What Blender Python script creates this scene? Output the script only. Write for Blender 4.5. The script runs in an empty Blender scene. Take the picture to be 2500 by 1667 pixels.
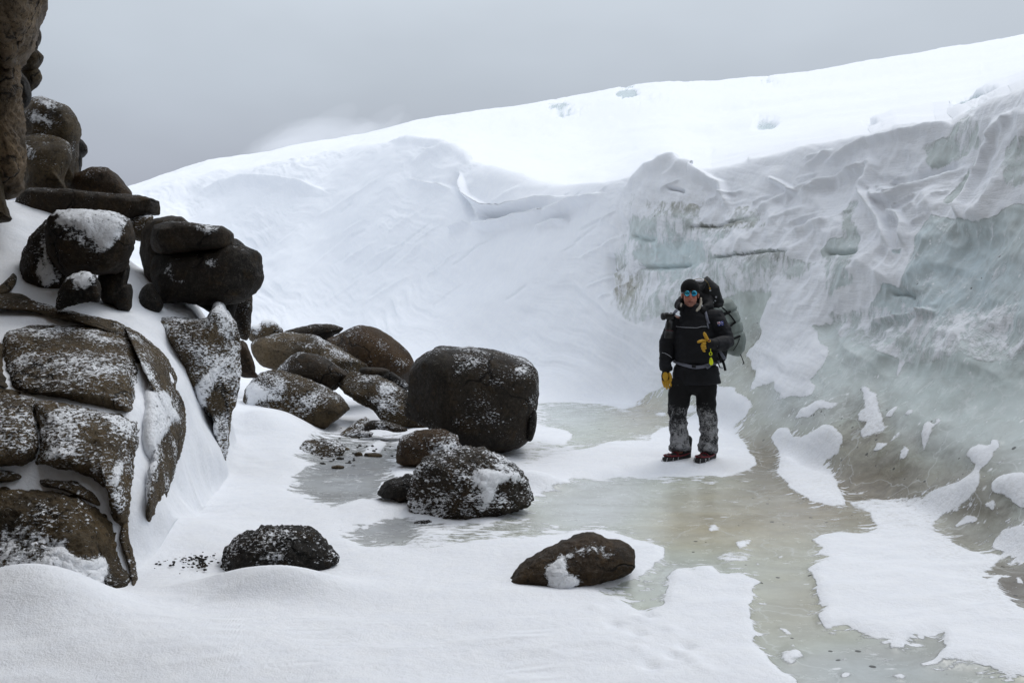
import bpy, bmesh, math, random
import numpy as np
from mathutils import Vector, Matrix

# ------------------------------------------------------------------ camera, sky, sun, exposure
F, H, HY = 2430.0, 1.75, 700.0          # focal length in photo pixels, eye height in metres, horizon row
scene = bpy.context.scene
cam_d = bpy.data.cameras.new('camera'); cam = bpy.data.objects.new('view_camera', cam_d)
scene.collection.objects.link(cam); scene.camera = cam
cam.location = (0, 0, H); cam.rotation_euler = (math.radians(90), 0, 0)
cam_d.sensor_width = 36.0; cam_d.lens = 36.0*F/2500.0; cam_d.shift_y = -133.5/2500.0
cam_d.clip_start = 0.05; cam_d.clip_end = 3000

SUN_EL, SUN_AZ = math.radians(58), math.radians(38)      # azimuth clockwise from +Y (the view direction)
world = bpy.data.worlds.new('World'); scene.world = world; world.use_nodes = True
wn = world.node_tree; wn.nodes.clear()
def W(t, **k):
    n = wn.nodes.new(t)
    for a, b in k.items(): setattr(n, a, b)
    return n
wo = W('ShaderNodeOutputWorld'); wb = W('ShaderNodeBackground')
sky = W('ShaderNodeTexSky', sky_type='NISHITA', sun_disc=False, sun_elevation=SUN_EL, sun_rotation=SUN_AZ, air_density=1.0, dust_density=4.0)
tc = W('ShaderNodeTexCoord'); sep = W('ShaderNodeSeparateXYZ')
wn.links.new(tc.outputs['Generated'], sep.inputs[0])
ramp = W('ShaderNodeValToRGB')           # overcast cloud: brightness climbs from the horizon to the zenith
ramp.color_ramp.elements[0].position = 0.0; ramp.color_ramp.elements[0].color = (0.355, 0.380, 0.440, 1)
ramp.color_ramp.elements[1].position = 1.0; ramp.color_ramp.elements[1].color = (1.30, 1.37, 1.49, 1)
for p_, c_ in ((0.10, (0.40, 0.432, 0.505)), (0.20, (0.515, 0.570, 0.640)), (0.32, (0.635, 0.70, 0.77)), (0.6, (0.90, 0.97, 1.06))):
    e = ramp.color_ramp.elements.new(p_); e.color = (*c_, 1)
wn.links.new(sep.outputs['Z'], ramp.inputs[0])
cn = W('ShaderNodeTexNoise'); cn.inputs['Scale'].default_value = 2.2; cn.inputs['Detail'].default_value = 4; cn.inputs['Roughness'].default_value = 0.5
cmap = W('ShaderNodeMapping'); cmap.inputs['Scale'].default_value = (1, 1, 2.2)
wn.links.new(tc.outputs['Generated'], cmap.inputs[0]); wn.links.new(cmap.outputs[0], cn.inputs['Vector'])
cr = W('ShaderNodeMapRange'); cr.inputs['From Min'].default_value = 0.3; cr.inputs['From Max'].default_value = 0.7
cr.inputs['To Min'].default_value = 0.91; cr.inputs['To Max'].default_value = 1.10
wn.links.new(cn.outputs['Fac'], cr.inputs['Value'])
vm = W('ShaderNodeVectorMath', operation='SCALE'); wn.links.new(ramp.outputs[0], vm.inputs[0]); wn.links.new(cr.outputs[0], vm.inputs['Scale'])
sk = W('ShaderNodeVectorMath', operation='SCALE'); sk.inputs['Scale'].default_value = 0.10; wn.links.new(sky.outputs[0], sk.inputs[0])
mx = W('ShaderNodeMix', data_type='RGBA'); mx.inputs['Factor'].default_value = 0.06
wn.links.new(vm.outputs[0], mx.inputs[6]); wn.links.new(sk.outputs[0], mx.inputs[7])
wn.links.new(mx.outputs[2], wb.inputs['Color']); wb.inputs['Strength'].default_value = 1.0
wn.links.new(wb.outputs[0], wo.inputs['Surface'])

sun_d = bpy.data.lights.new('sun', 'SUN'); sun = bpy.data.objects.new('sun', sun_d); scene.collection.objects.link(sun)
sun_d.energy = 0.95; sun_d.angle = math.radians(24); sun_d.color = (1.0, 0.965, 0.92)
sd = Vector((math.sin(SUN_AZ)*math.cos(SUN_EL), math.cos(SUN_AZ)*math.cos(SUN_EL), math.sin(SUN_EL)))
sun.rotation_euler = sd.to_track_quat('Z', 'Y').to_euler()
scene.cycles.volume_bounces = 4
vs = scene.view_settings
vs.view_transform = 'Standard'; vs.look = 'None'; vs.gamma = 1.0; vs.exposure = 0.0; vs.use_curve_mapping = False

# ------------------------------------------------------------------ helpers
COL = scene.collection
rng = np.random.default_rng(7)
def lin(c):
    c = np.asarray(c, float)/255.0
    return np.where(c <= 0.04045, c/12.92, ((c+0.055)/1.055)**2.4)
def P(px, py, D):                         # photo pixel seen at depth D -> point
    return np.array([(px-1250.0)/F*D, D, H-(py-HY)/F*D])
def floor_depth(py): return H*F/(py-HY)
CROPS = {'s': (0, 0, 1), 'c2': (0, 0, 2.8), 'c3': (0, 480, 3.0157), 'c4': (0, 900, 2.8), 'c5': (550, 750, 2.851), 'c8': (600, 1150, 2.138),
         'x1': (1250, 900, 3.136), 'c6': (1450, 400, 2.24), 'c7': (1650, 850, 1.919), 'w7': (1800, 600, 2.851), 'f5': (1900, 1050, 2.5417),
         'r2': (1950, 200, 3.136), 'h4': (1200, 80, 1.809), 'm3': (1450, 380, 3.618), 'n6': (1000, 300, 3.92)}
def C(k, pts):
    x0, y0, s = CROPS[k]
    return [(x0+x/s, y0+y/s) for x, y in pts]

_perm = np.random.default_rng(3).permutation(4096).astype(np.int32)
_vals = np.random.default_rng(4).uniform(-1, 1, 4096).astype(np.float32)
def vnoise(p):                            # p (n,3) -> value noise in -1..1
    p = np.asarray(p, np.float32)
    i = np.floor(p); f = p-i; i = i.astype(np.int32) & 4095
    f = f*f*f*(f*(f*6-15)+10)
    out = 0
    for dx in (0, 1):
        a = _perm[(i[:, 0]+dx) & 4095]
        wx = f[:, 0] if dx else 1-f[:, 0]
        for dy in (0, 1):
            b = _perm[(a+i[:, 1]+dy) & 4095]
            wy = wx*(f[:, 1] if dy else 1-f[:, 1])
            for dz in (0, 1):
                c = _vals[_perm[(b+i[:, 2]+dz) & 4095]]
                out = out+c*wy*(f[:, 2] if dz else 1-f[:, 2])
    return out
def fbm(p, octaves=4, gain=0.5, lac=2.03):
    p = np.asarray(p, np.float32); s = 0; a = 1.0; t = 0
    for k in range(octaves):
        s = s+a*vnoise(p*(lac**k)+17.3*k); t += a; a *= gain
    return s/t
def ridged(p, octaves=3):
    p = np.asarray(p, np.float32); s = 0; a = 1.0; t = 0
    for k in range(octaves):
        s = s+a*(1-2*np.abs(vnoise(p*(2.1**k)+9.1*k))); t += a; a *= 0.5
    return s/t
def sstep(a, b, x):
    t = np.clip((x-a)/(b-a), 0, 1); return t*t*(3-2*t)

def pchip_coef(x, y):                     # y (..., n) along last axis
    h = np.diff(x); d = np.diff(y, axis=-1)/h
    m = np.zeros_like(y)
    w1 = 2*h[1:]+h[:-1]; w2 = h[1:]+2*h[:-1]
    a, b = d[..., :-1], d[..., 1:]
    ok = (a*b) > 0
    with np.errstate(divide='ignore', invalid='ignore'):
        hm = (w1+w2)/(w1/a+w2/b)
    m[..., 1:-1] = np.where(ok, hm, 0)
    m[..., 0] = d[..., 0]; m[..., -1] = d[..., -1]
    return m
def pchip(x, y, q):
    x = np.asarray(x, float); y = np.asarray(y, float); q = np.clip(np.asarray(q, float), x[0], x[-1])
    m = pchip_coef(x, y); k = np.clip(np.searchsorted(x, q)-1, 0, len(x)-2)
    h = x[k+1]-x[k]; t = (q-x[k])/h
    y0, y1, m0, m1 = y[..., k], y[..., k+1], m[..., k], m[..., k+1]
    return (2*t**3-3*t**2+1)*y0+(t**3-2*t**2+t)*h*m0+(-2*t**3+3*t**2)*y1+(t**3-t**2)*h*m1

# painted fields: polygons in photo pixels rasterised on a coarse grid, later looked up by surface point
GX0, GY0, GS = -300, -100, 2.0
GW, GH = 1600, 1050
def poly_fill(field, pts, val):
    pts = np.array(pts, float); gx = (pts[:, 0]-GX0)/GS; gy = (pts[:, 1]-GY0)/GS
    x0, x1 = int(max(0, gx.min()-1)), int(min(GW-1, gx.max()+2)); y0, y1 = int(max(0, gy.min()-1)), int(min(GH-1, gy.max()+2))
    if x1 <= x0 or y1 <= y0: return
    X, Y = np.meshgrid(np.arange(x0, x1), np.arange(y0, y1))
    ins = np.zeros(X.shape, bool); n = len(gx)
    for i in range(n):
        xa, ya, xb, yb = gx[i], gy[i], gx[(i+1) % n], gy[(i+1) % n]
        if ya == yb: continue
        c = ((ya > Y) != (yb > Y)) & (X < (xb-xa)*(Y-ya)/(yb-ya)+xa)
        ins ^= c
    field[y0:y1, x0:x1][ins] = val
def blur(f, r):
    for _ in range(3):
        for ax in (0, 1):
            p = np.pad(f, [(r+1, r) if a == ax else (0, 0) for a in (0, 1)], mode='edge')
            c = np.cumsum(p, axis=ax)
            n = f.shape[ax]
            f = (np.take(c, np.arange(2*r+1, 2*r+1+n), axis=ax)-np.take(c, np.arange(0, n), axis=ax))/(2*r+1)
    return f
def lookup(f, px, py):
    x = np.clip((px-GX0)/GS, 0, GW-1.001); y = np.clip((py-GY0)/GS, 0, GH-1.001)
    i = x.astype(int); j = y.astype(int); a = x-i; b = y-j
    return f[j, i]*(1-a)*(1-b)+f[j, i+1]*a*(1-b)+f[j+1, i]*(1-a)*b+f[j+1, i+1]*a*b
def project(v):                           # points (n,3) -> photo pixel
    d = np.maximum(v[:, 1], 0.05)
    return 1250+v[:, 0]/d*F, HY-(v[:, 2]-H)/d*F

def mesh_arrays(name, verts, quads, attrs=None, smooth=True, tris=None):
    me = bpy.data.meshes.new(name)
    quads = np.asarray(quads, np.int32).reshape(-1, 4)
    tris = np.zeros((0, 3), np.int32) if tris is None else np.asarray(tris, np.int32).reshape(-1, 3)
    nq, nt = len(quads), len(tris)
    me.vertices.add(len(verts)); me.vertices.foreach_set('co', np.asarray(verts, np.float32).ravel())
    me.loops.add(nq*4+nt*3); me.loops.foreach_set('vertex_index', np.concatenate([quads.ravel(), tris.ravel()]).astype(np.int32))
    me.polygons.add(nq+nt)
    me.polygons.foreach_set('loop_start', np.concatenate([np.arange(nq)*4, nq*4+np.arange(nt)*3]).astype(np.int32))
    if smooth: me.polygons.foreach_set('use_smooth', np.ones(nq+nt, bool))
    me.update(calc_edges=True); me.validate()
    for k, a in (attrs or {}).items():
        a = np.asarray(a, np.float32)
        if a.ndim == 1:
            at = me.attributes.new(k, 'FLOAT', 'POINT'); at.data.foreach_set('value', a)
        else:
            if a.shape[1] == 3: a = np.concatenate([a, np.ones((len(a), 1), np.float32)], 1)
            at = me.attributes.new(k, 'FLOAT_COLOR', 'POINT'); at.data.foreach_set('color', a.ravel())
    return me
def link(name, me, mat=None, parent=None):
    o = bpy.data.objects.new(name, me); COL.objects.link(o)
    if mat is not None: me.materials.append(mat)
    if parent is not None: o.parent = parent
    return o
def tag(o, label=None, cat=None, group=None, kind=None):
    if label: o['label'] = label
    if cat: o['category'] = cat
    if group: o['group'] = group
    if kind: o['kind'] = kind
    return o

# ------------------------------------------------------------------ materials
class NT:
    def __init__(s, name):
        s.m = bpy.data.materials.new(name); s.m.use_nodes = True; s.t = s.m.node_tree; s.t.nodes.clear()
        s.out = s.n('ShaderNodeOutputMaterial'); s.b = s.n('ShaderNodeBsdfPrincipled'); s.l(s.b.outputs[0], s.out.inputs['Surface'])
        s.co = s.n('ShaderNodeTexCoord').outputs['Object']
    def n(s, t, **k):
        x = s.t.nodes.new(t)
        for a, b in k.items(): setattr(x, a, b)
        return x
    def l(s, a, b): s.t.links.new(a, b)
    def put(s, sock, v):
        if hasattr(v, 'links'): s.l(v, sock)
        else: sock.default_value = v
    def attr(s, name, out='Fac'): return s.n('ShaderNodeAttribute', attribute_name=name).outputs[out]
    def math(s, op, a, b=0.0, c=None, clamp=False):
        x = s.n('ShaderNodeMath', operation=op, use_clamp=clamp); s.put(x.inputs[0], a); s.put(x.inputs[1], b)
        if c is not None: s.put(x.inputs[2], c)
        return x.outputs[0]
    def vec(s, scale=(1, 1, 1), rot=(0, 0, 0), src=None):
        x = s.n('ShaderNodeMapping'); x.inputs['Scale'].default_value = scale; x.inputs['Rotation'].default_value = rot
        s.l(src or s.co, x.inputs[0]); return x.outputs[0]
    def noise(s, scale, detail=3, rough=0.55, v=None, dist=0.0):
        x = s.n('ShaderNodeTexNoise'); x.inputs['Scale'].default_value = scale; x.inputs['Detail'].default_value = detail
        x.inputs['Roughness'].default_value = rough; x.inputs['Distortion'].default_value = dist
        s.l(v or s.co, x.inputs['Vector']); return x.outputs['Fac']
    def voro(s, scale, v=None, feature='F1', out='Distance'):
        x = s.n('ShaderNodeTexVoronoi', feature=feature); x.inputs['Scale'].default_value = scale; s.l(v or s.co, x.inputs['Vector']); return x.outputs[out]
    def rng(s, v, a, b, c=0.0, d=1.0, smooth=False):
        x = s.n('ShaderNodeMapRange', interpolation_type='SMOOTHSTEP' if smooth else 'LINEAR')
        s.put(x.inputs['Value'], v); s.put(x.inputs['From Min'], a); s.put(x.inputs['From Max'], b); s.put(x.inputs['To Min'], c); s.put(x.inputs['To Max'], d)
        return x.outputs[0]
    def mix(s, f, a, b, blend='MIX'):
        x = s.n('ShaderNodeMix', data_type='RGBA', blend_type=blend); s.put(x.inputs[0], f)
        for i, v in ((6, a), (7, b)):
            if isinstance(v, (tuple, list, np.ndarray)): x.inputs[i].default_value = (*[float(q) for q in v[:3]], 1)
            else: s.l(v, x.inputs[i])
        return x.outputs[2]
    def mixf(s, f, a, b):
        x = s.n('ShaderNodeMix', data_type='FLOAT'); s.put(x.inputs[0], f); s.put(x.inputs[2], a); s.put(x.inputs[3], b); return x.outputs[0]
    def bump(s, h, dist, strength=1.0, normal=None):
        x = s.n('ShaderNodeBump'); x.inputs['Strength'].default_value = strength; x.inputs['Distance'].default_value = dist
        s.put(x.inputs['Height'], h)
        if normal is not None: s.l(normal, x.inputs['Normal'])
        return x.outputs[0]
    def fin(s, col, rough=0.6, normal=None, metal=0.0, spec=0.5):
        i = s.b.inputs
        if isinstance(col, (tuple, list, np.ndarray)): i['Base Color'].default_value = (*[float(q) for q in col[:3]], 1)
        else: s.l(col, i['Base Color'])
        s.put(i['Roughness'], rough); s.put(i['Metallic'], metal); s.put(i['Specular IOR Level'], spec)
        if normal is not None: s.l(normal, i['Normal'])
        return s.m
SNOW = (0.825, 0.845, 0.876)

def ground_material():
    t = NT('snow_and_ice')
    S = t.attr('snow'); tint = t.attr('tint', 'Color'); dirt = t.attr('dirt'); streak = t.attr('streak')
    n_f = t.noise(34, 3, 0.6); n_m = t.noise(9, 3, 0.55)
    sv = t.vec((7.5, 5.5, 2.1), (0.25, 0.35, 0)); n_s = t.noise(2.3, 5, 0.65, sv)         # wind and drip streaks down the wall
    n_e = t.noise(1.0, 5, 0.7, t.vec((14, 20, 20)), 0.5)                                  # ragged wind-torn snow edges
    edge = t.math('ADD', t.math('MULTIPLY', t.math('SUBTRACT', n_f, 0.5), 0.8), t.math('MULTIPLY', t.math('SUBTRACT', n_e, 0.5), 1.9))
    n_w = t.noise(1.6, 5, 0.65, t.vec((1.6, 1.3, 1.0), (0.2, 0.3, 0)), 0.5)
    wall = t.math('ADD', t.math('MULTIPLY', t.math('SUBTRACT', n_s, 0.5), 1.9), t.math('MULTIPLY', t.math('SUBTRACT', n_w, 0.5), 3.0))
    wob = t.mixf(streak, edge, wall)
    s = t.math('ADD', S, wob)
    isl = t.noise(1.0, 5, 0.66, t.vec((5.5, 13, 9)), 0.35)
    s = t.math('MAXIMUM', s, t.math('MULTIPLY', t.math('SUBTRACT', t.math('ADD', isl, t.math('MULTIPLY', t.attr('dust'), 0.42)), t.mixf(streak, 0.725, 0.80)), 8.0))
    fac = t.rng(s, t.mixf(streak, -0.26, -0.30), t.mixf(streak, 0.30, 0.30), smooth=True)
    # ice: painted tint, cloudy layers, frost bloom, grit
    lv = t.vec((1.2, 2.6, 7.0)); n_l = t.noise(1.3, 5, 0.6, lv, 0.6)
    n_c = t.noise(2.2, 7, 0.68, t.vec((1, 1.5, 2.0)), 0.6)
    clean = t.math('SUBTRACT', 1.0, t.math('MULTIPLY', dirt, 0.85), clamp=True)
    ice = t.mix(t.math('MULTIPLY', t.rng(n_l, 0.32, 0.72), clean), tint, t.mix(0.4, tint, (0.60, 0.635, 0.64)))
    ice = t.mix(t.math('MULTIPLY', t.rng(n_c, 0.44, 0.60), 0.5), ice, t.mix(0.55, tint, (0.30, 0.30, 0.27)))
    frost = t.math('MULTIPLY', t.rng(t.noise(5, 7, 0.72, t.vec((1, 1.4, 1.4))), 0.56, 0.70), 0.42)
    ice = t.mix(t.math('MULTIPLY', frost, clean), ice, (0.70, 0.73, 0.74))
    vd = t.n('ShaderNodeTexVoronoi'); vd.inputs['Scale'].default_value = 15; t.l(t.co, vd.inputs['Vector'])
    vcol = t.n('ShaderNodeSeparateColor'); t.l(vd.outputs['Color'], vcol.inputs[0])
    dot = t.math('MULTIPLY', t.math('LESS_THAN', vd.outputs['Distance'], t.math('MULTIPLY', vcol.outputs[1], 0.27)),
                 t.math('GREATER_THAN', t.math('ADD', vcol.outputs[0], t.math('MULTIPLY', dirt, 0.5)), 1.03))
    silt = t.math('MULTIPLY', dirt, t.rng(t.noise(3.5, 7, 0.7, t.vec((1, 1.3, 2.2), (0, 0.5, 0)), 0.5), 0.36, 0.62))
    ice = t.mix(t.math('MULTIPLY', silt, 0.88), ice, (0.115, 0.098, 0.074))
    ice = t.mix(t.math('MULTIPLY', dot, 0.85), ice, (0.025, 0.022, 0.018))
    cv = t.n('ShaderNodeTexVoronoi', feature='DISTANCE_TO_EDGE'); cv.inputs['Scale'].default_value = 1.1
    wv = t.n('ShaderNodeVectorMath', operation='ADD'); t.l(t.co, wv.inputs[0]); wn2 = t.n('ShaderNodeTexNoise'); wn2.inputs['Scale'].default_value = 1.7; wn2.inputs['Detail'].default_value = 4; t.l(t.co, wn2.inputs['Vector']); t.l(wn2.outputs['Color'], wv.inputs[1]); t.l(wv.outputs[0], cv.inputs['Vector'])
    vf = t.n('ShaderNodeTexVoronoi'); vf.inputs['Scale'].default_value = 1.0; t.l(t.vec((8, 17, 14)), vf.inputs['Vector'])
    vfc = t.n('ShaderNodeSeparateColor'); t.l(vf.outputs['Color'], vfc.inputs[0])
    fleck = t.math('MULTIPLY', t.rng(t.math('ADD', vf.outputs['Distance'], t.math('MULTIPLY', t.math('SUBTRACT', n_f, 0.5), 0.5)), t.math('MULTIPLY', vfc.outputs[1], 0.34), 0.0), t.math('GREATER_THAN', vfc.outputs[0], 0.84))
    ice = t.mix(t.math('MINIMUM', t.math('MULTIPLY', fleck, 1.6), 0.85), ice, (0.78, 0.80, 0.82))
    ck = t.math('MULTIPLY', t.rng(cv.outputs['Distance'], 0.012, 0.0), 0.35)
    ice = t.mix(ck, ice, (0.72, 0.75, 0.76))
    snow = t.mix(t.rng(n_m, 0.3, 0.7), SNOW, (0.79, 0.815, 0.86))
    snow = t.mix(t.math('MULTIPLY', t.math('MULTIPLY', dirt, 0.35), t.rng(n_f, 0.45, 0.7)), snow, (0.30, 0.28, 0.25))
    col = t.mix(fac, ice, snow)
    grain = t.noise(110, 3, 0.7); soft = t.noise(22, 4, 0.6); chop = t.noise(11, 5, 0.65, t.vec((1, 1, 0.45)))
    wind = t.noise(1.0, 5, 0.65, t.vec((3.0, 3.0, 26.0), (0.0, 0.55, 0.3)), 0.4)                # thin wind-scour lines
    hs = t.math('ADD', t.math('ADD', t.math('MULTIPLY', grain, 0.55), soft), t.math('MULTIPLY', t.math('MULTIPLY', wind, streak), 1.6))
    hgt = t.mixf(fac, t.math('MULTIPLY', chop, t.mixf(streak, 0.22, 0.45)), t.math('ADD', t.math('MULTIPLY', hs, 0.42), 0.22))
    nrm = t.bump(hgt, 0.022, 0.75)
    rough = t.mixf(fac, t.mixf(frost, t.mixf(streak, 0.24, 0.42), 0.6), 0.9)
    m = t.fin(col, rough, nrm, spec=0.4)
    return m
GROUND_MAT = ground_material()

def rock_material():
    t = NT('wind_scoured_granite')
    S = t.attr('snow'); fl = t.attr('flecks'); base = t.attr('tone', 'Color')
    oi = t.n('ShaderNodeObjectInfo').outputs['Random']
    sh = t.n('ShaderNodeVectorMath', operation='ADD'); t.l(t.co, sh.inputs[0])
    cx = t.n('ShaderNodeCombineXYZ'); t.l(t.math('MULTIPLY', oi, 37.0), cx.inputs[0]); t.l(t.math('MULTIPLY', oi, 11.0), cx.inputs[2]); t.l(cx.outputs[0], sh.inputs[1])
    v = sh.outputs[0]
    big = t.noise(2.0, 5, 0.6, v); med = t.noise(6.5, 6, 0.7, v); fine = t.noise(30, 5, 0.75, v); grn = t.noise(90, 3, 0.7, v)
    dk = t.mix(0.75, base, (0.004, 0.0035, 0.003))
    col = t.mix(t.rng(big, 0.38, 0.66), base, dk)
    col = t.mix(t.math('MULTIPLY', t.rng(med, 0.50, 0.72), 0.55), col, t.mix(0.55, base, (0.115, 0.070, 0.026)))
    col = t.mix(t.math('MULTIPLY', t.rng(fine, 0.53, 0.70), 0.6), col, t.mix(0.45, base, (0.15, 0.135, 0.11)))
    col = t.mix(t.math('MULTIPLY', t.rng(fine, 0.49, 0.34), 0.85), col, (0.005, 0.0045, 0.004))
    col = t.mix(t.math('MULTIPLY', t.rng(grn, 0.55, 0.7), 0.35), col, (0.12, 0.11, 0.09))
    cw = t.n('ShaderNodeVectorMath', operation='ADD'); t.l(v, cw.inputs[0]); cnz = t.n('ShaderNodeTexNoise'); cnz.inputs['Scale'].default_value = 2.2; cnz.inputs['Detail'].default_value = 5; t.l(v, cnz.inputs['Vector'])
    csc = t.n('ShaderNodeVectorMath', operation='SCALE'); csc.inputs['Scale'].default_value = 0.7; t.l(cnz.outputs['Color'], csc.inputs[0]); t.l(csc.outputs[0], cw.inputs[1])
    cvo = t.n('ShaderNodeTexVoronoi', feature='DISTANCE_TO_EDGE'); cvo.inputs['Scale'].default_value = 1.25; t.l(cw.outputs[0], cvo.inputs['Vector'])
    crack = t.math('MULTIPLY', t.rng(cvo.outputs['Distance'], 0.022, 0.002), t.rng(t.noise(1.3, 3, 0.5, v), 0.44, 0.56))
    col = t.mix(t.math('MULTIPLY', crack, 0.9), col, (0.004, 0.0035, 0.003))
    # driven snow: flecks caught in the grain, longer along the wind, and packed patches
    fv = t.vec((36, 36, 88), (0.0, 0.22, 0.0), v)
    f1 = t.noise(1.0, 4, 0.65, fv, 0.6); f2 = t.noise(3.1, 5, 0.6, v)
    thr = t.rng(fl, 0.0, 1.0, 0.82, 0.44)
    fk = t.rng(t.math('ADD', f1, t.math('MULTIPLY', t.math('SUBTRACT', f2, 0.5), 0.65)), thr, t.math('ADD', thr, 0.075), smooth=True)
    w = t.math('ADD', t.math('MULTIPLY', t.math('SUBTRACT', t.noise(20, 6, 0.75, v, 0.4), 0.5), 3.0), t.math('MULTIPLY', t.math('SUBTRACT', f1, 0.5), 2.0))
    pk = t.rng(t.math('ADD', S, w), -0.10, 0.30, smooth=True)
    sn = t.math('MAXIMUM', fk, pk)
    col = t.mix(sn, col, SNOW)
    hgt = t.math('ADD', t.math('SUBTRACT', t.math('MULTIPLY', med, 0.8), t.math('MULTIPLY', t.math('MULTIPLY', crack, t.math('SUBTRACT', 1.0, sn)), 0.5)), t.math('ADD', t.math('MULTIPLY', fine, 0.4), t.math('MULTIPLY', sn, 0.35)))
    nrm = t.bump(hgt, 0.04, 1.0)
    return t.fin(col, t.mixf(sn, t.rng(med, 0.3, 0.7, 0.55, 0.85), 0.9), nrm, spec=0.18)
ROCK_MAT = rock_material()
# ------------------------------------------------------------------ the terrain: floor, rock ramp, ice wall, snow hill
RIM = [(-700, 700), (-200, 650), (100, 556), (300, 482), (450, 437), (560, 417), (640, 405), (800, 374), (900, 356), (1000, 347), (1076, 353), (1110, 369), (1150, 400), (1189, 412),
       (1278, 425), (1329, 440), (1383, 450), (1480, 452), (1548, 440), (1574, 430), (1600, 417), (1616, 410), (1643, 405), (1668, 410), (1685, 420), (1740, 420),
       (1782, 410), (1837, 394), (1889, 380), (1950, 363), (2058, 343), (2128, 337), (2154, 324), (2189, 313), (2285, 309), (2329, 299), (2349, 283), (2390, 268), (2441, 249),
       (2473, 241), (2500, 230), (2900, 100), (3400, -100)]
SKYL = [(-700, 730), (-200, 665), (100, 543), (319, 455), (420, 425), (505, 394), (560, 385), (638, 374), (740, 360), (850, 342), (989, 306), (1307, 253), (1440, 232), (1509, 220), (1600, 211),
        (1669, 209), (1730, 212), (1871, 202), (2126, 165), (2500, 96), (2900, 20), (3400, -60)]
rimx, rimy = np.array(RIM, float).T; skx, sky_ = np.array(SKYL, float).T
def zat(D, py): return H-(py-HY)/F*D
KX = [-700, -200, 100, 300, 450, 505, 565, 600, 700, 800, 1000, 1100, 1200, 1400, 1500, 1600, 1750, 1900, 2050, 2200, 2350, 2500, 2900, 3400]
RAMP = {-700: (5.45, (6.05, 1190), (6.75, 985), (8.4, 740), (10.5, 470), (13, 600)), -200: (5.45, (6.05, 1190), (6.75, 985), (8.4, 740), (10.5, 470), (13, 600)),
        100: (5.5, (6.1, 1190), (6.78, 985), (8.6, 742), (10.7, 520), (12.6, 580)), 300: (5.85, (6.35, 1190), (7.1, 985), (8.95, 765), (10.3, 640), (12.5, 680)),
        450: (6.9, (7.8, 1120), (8.8, 900), (9.7, 770), (10.3, 735), (12, 830)), 505: (7.9, (8.7, 1090), (9.4, 940), (9.9, 850), (10.5, 820), (12.2, 890)), 565: (8.7, (9.7, 1116), (10.5, 1072), (11.3, 1026), (12.1, 992), (13.8, 970)),
        600: (9.0, (10, 1112), (10.8, 1066), (11.6, 1018), (12.4, 985), (14, 968))}
WALL = {-700: ((28, 860), (33, 790), (38, 750), (43, 720), 48), -200: ((28, 860), (33, 780), (38, 720), (43, 685), 48), 100: ((28, 856), (33, 765), (38, 680), (43, 610), 48),
        300: ((28, 852), (33, 760), (38, 640), (43, 550), 48), 450: ((28, 850), (33, 760), (38, 620), (43, 515), 48), 505: ((27.5, 854), (32, 766), (37, 620), (42, 511), 47), 565: ((26.6, 860), (30.6, 773), (35.6, 620), (40.4, 505), 45.4),
        600: ((26, 864), (30, 776), (35, 620), (39, 502), 44), 700: ((24, 877), (28, 790), (32, 635), (36, 490), 41), 800: ((22.4, 890), (26, 808), (30, 650), (34, 470), 39),
        1000: ((18.5, 930), (21, 850), (24, 700), (27, 500), 31), 1100: ((17.4, 945), (19.6, 866), (22.2, 722), (24.6, 515), 27.5), 1200: ((16.4, 960), (18.5, 880), (20.5, 742), (22, 540), 24),
        1400: ((14.9, 986), (16.2, 905), (17.6, 760), (18.6, 570), 20), 1500: ((14.9, 986), (15.7, 903), (16.3, 752), (16.8, 565), 17.4),
        1600: ((13.7, 1010), (14.5, 930), (15.1, 780), (15.4, 560), 16.0), 1750: ((11.8, 1060), (12.8, 965), (13.7, 820), (14.4, 560), 15.0),
        1900: ((10.1, 1121), (10.9, 1010), (12.0, 850), (13.2, 560), 13.9), 2050: ((8.68, 1190), (9.4, 1062), (10.6, 880), (12.0, 560), 12.8),
        2200: ((7.73, 1250), (8.4, 1110), (9.6, 900), (11.0, 560), 11.8), 2350: ((6.86, 1320), (7.5, 1162), (8.6, 930), (10.0, 560), 10.9),
        2500: ((6.07, 1400), (6.7, 1225), (7.7, 960), (9.0, 560), 10.0), 2900: ((4.72, 1600), (5.2, 1400), (6.2, 1000), (7.4, 500), 8.4), 3400: ((3.54, 1900), (4.0, 1600), (4.9, 1000), (6.0, 400), 7.0)}
NK = 20
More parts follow.
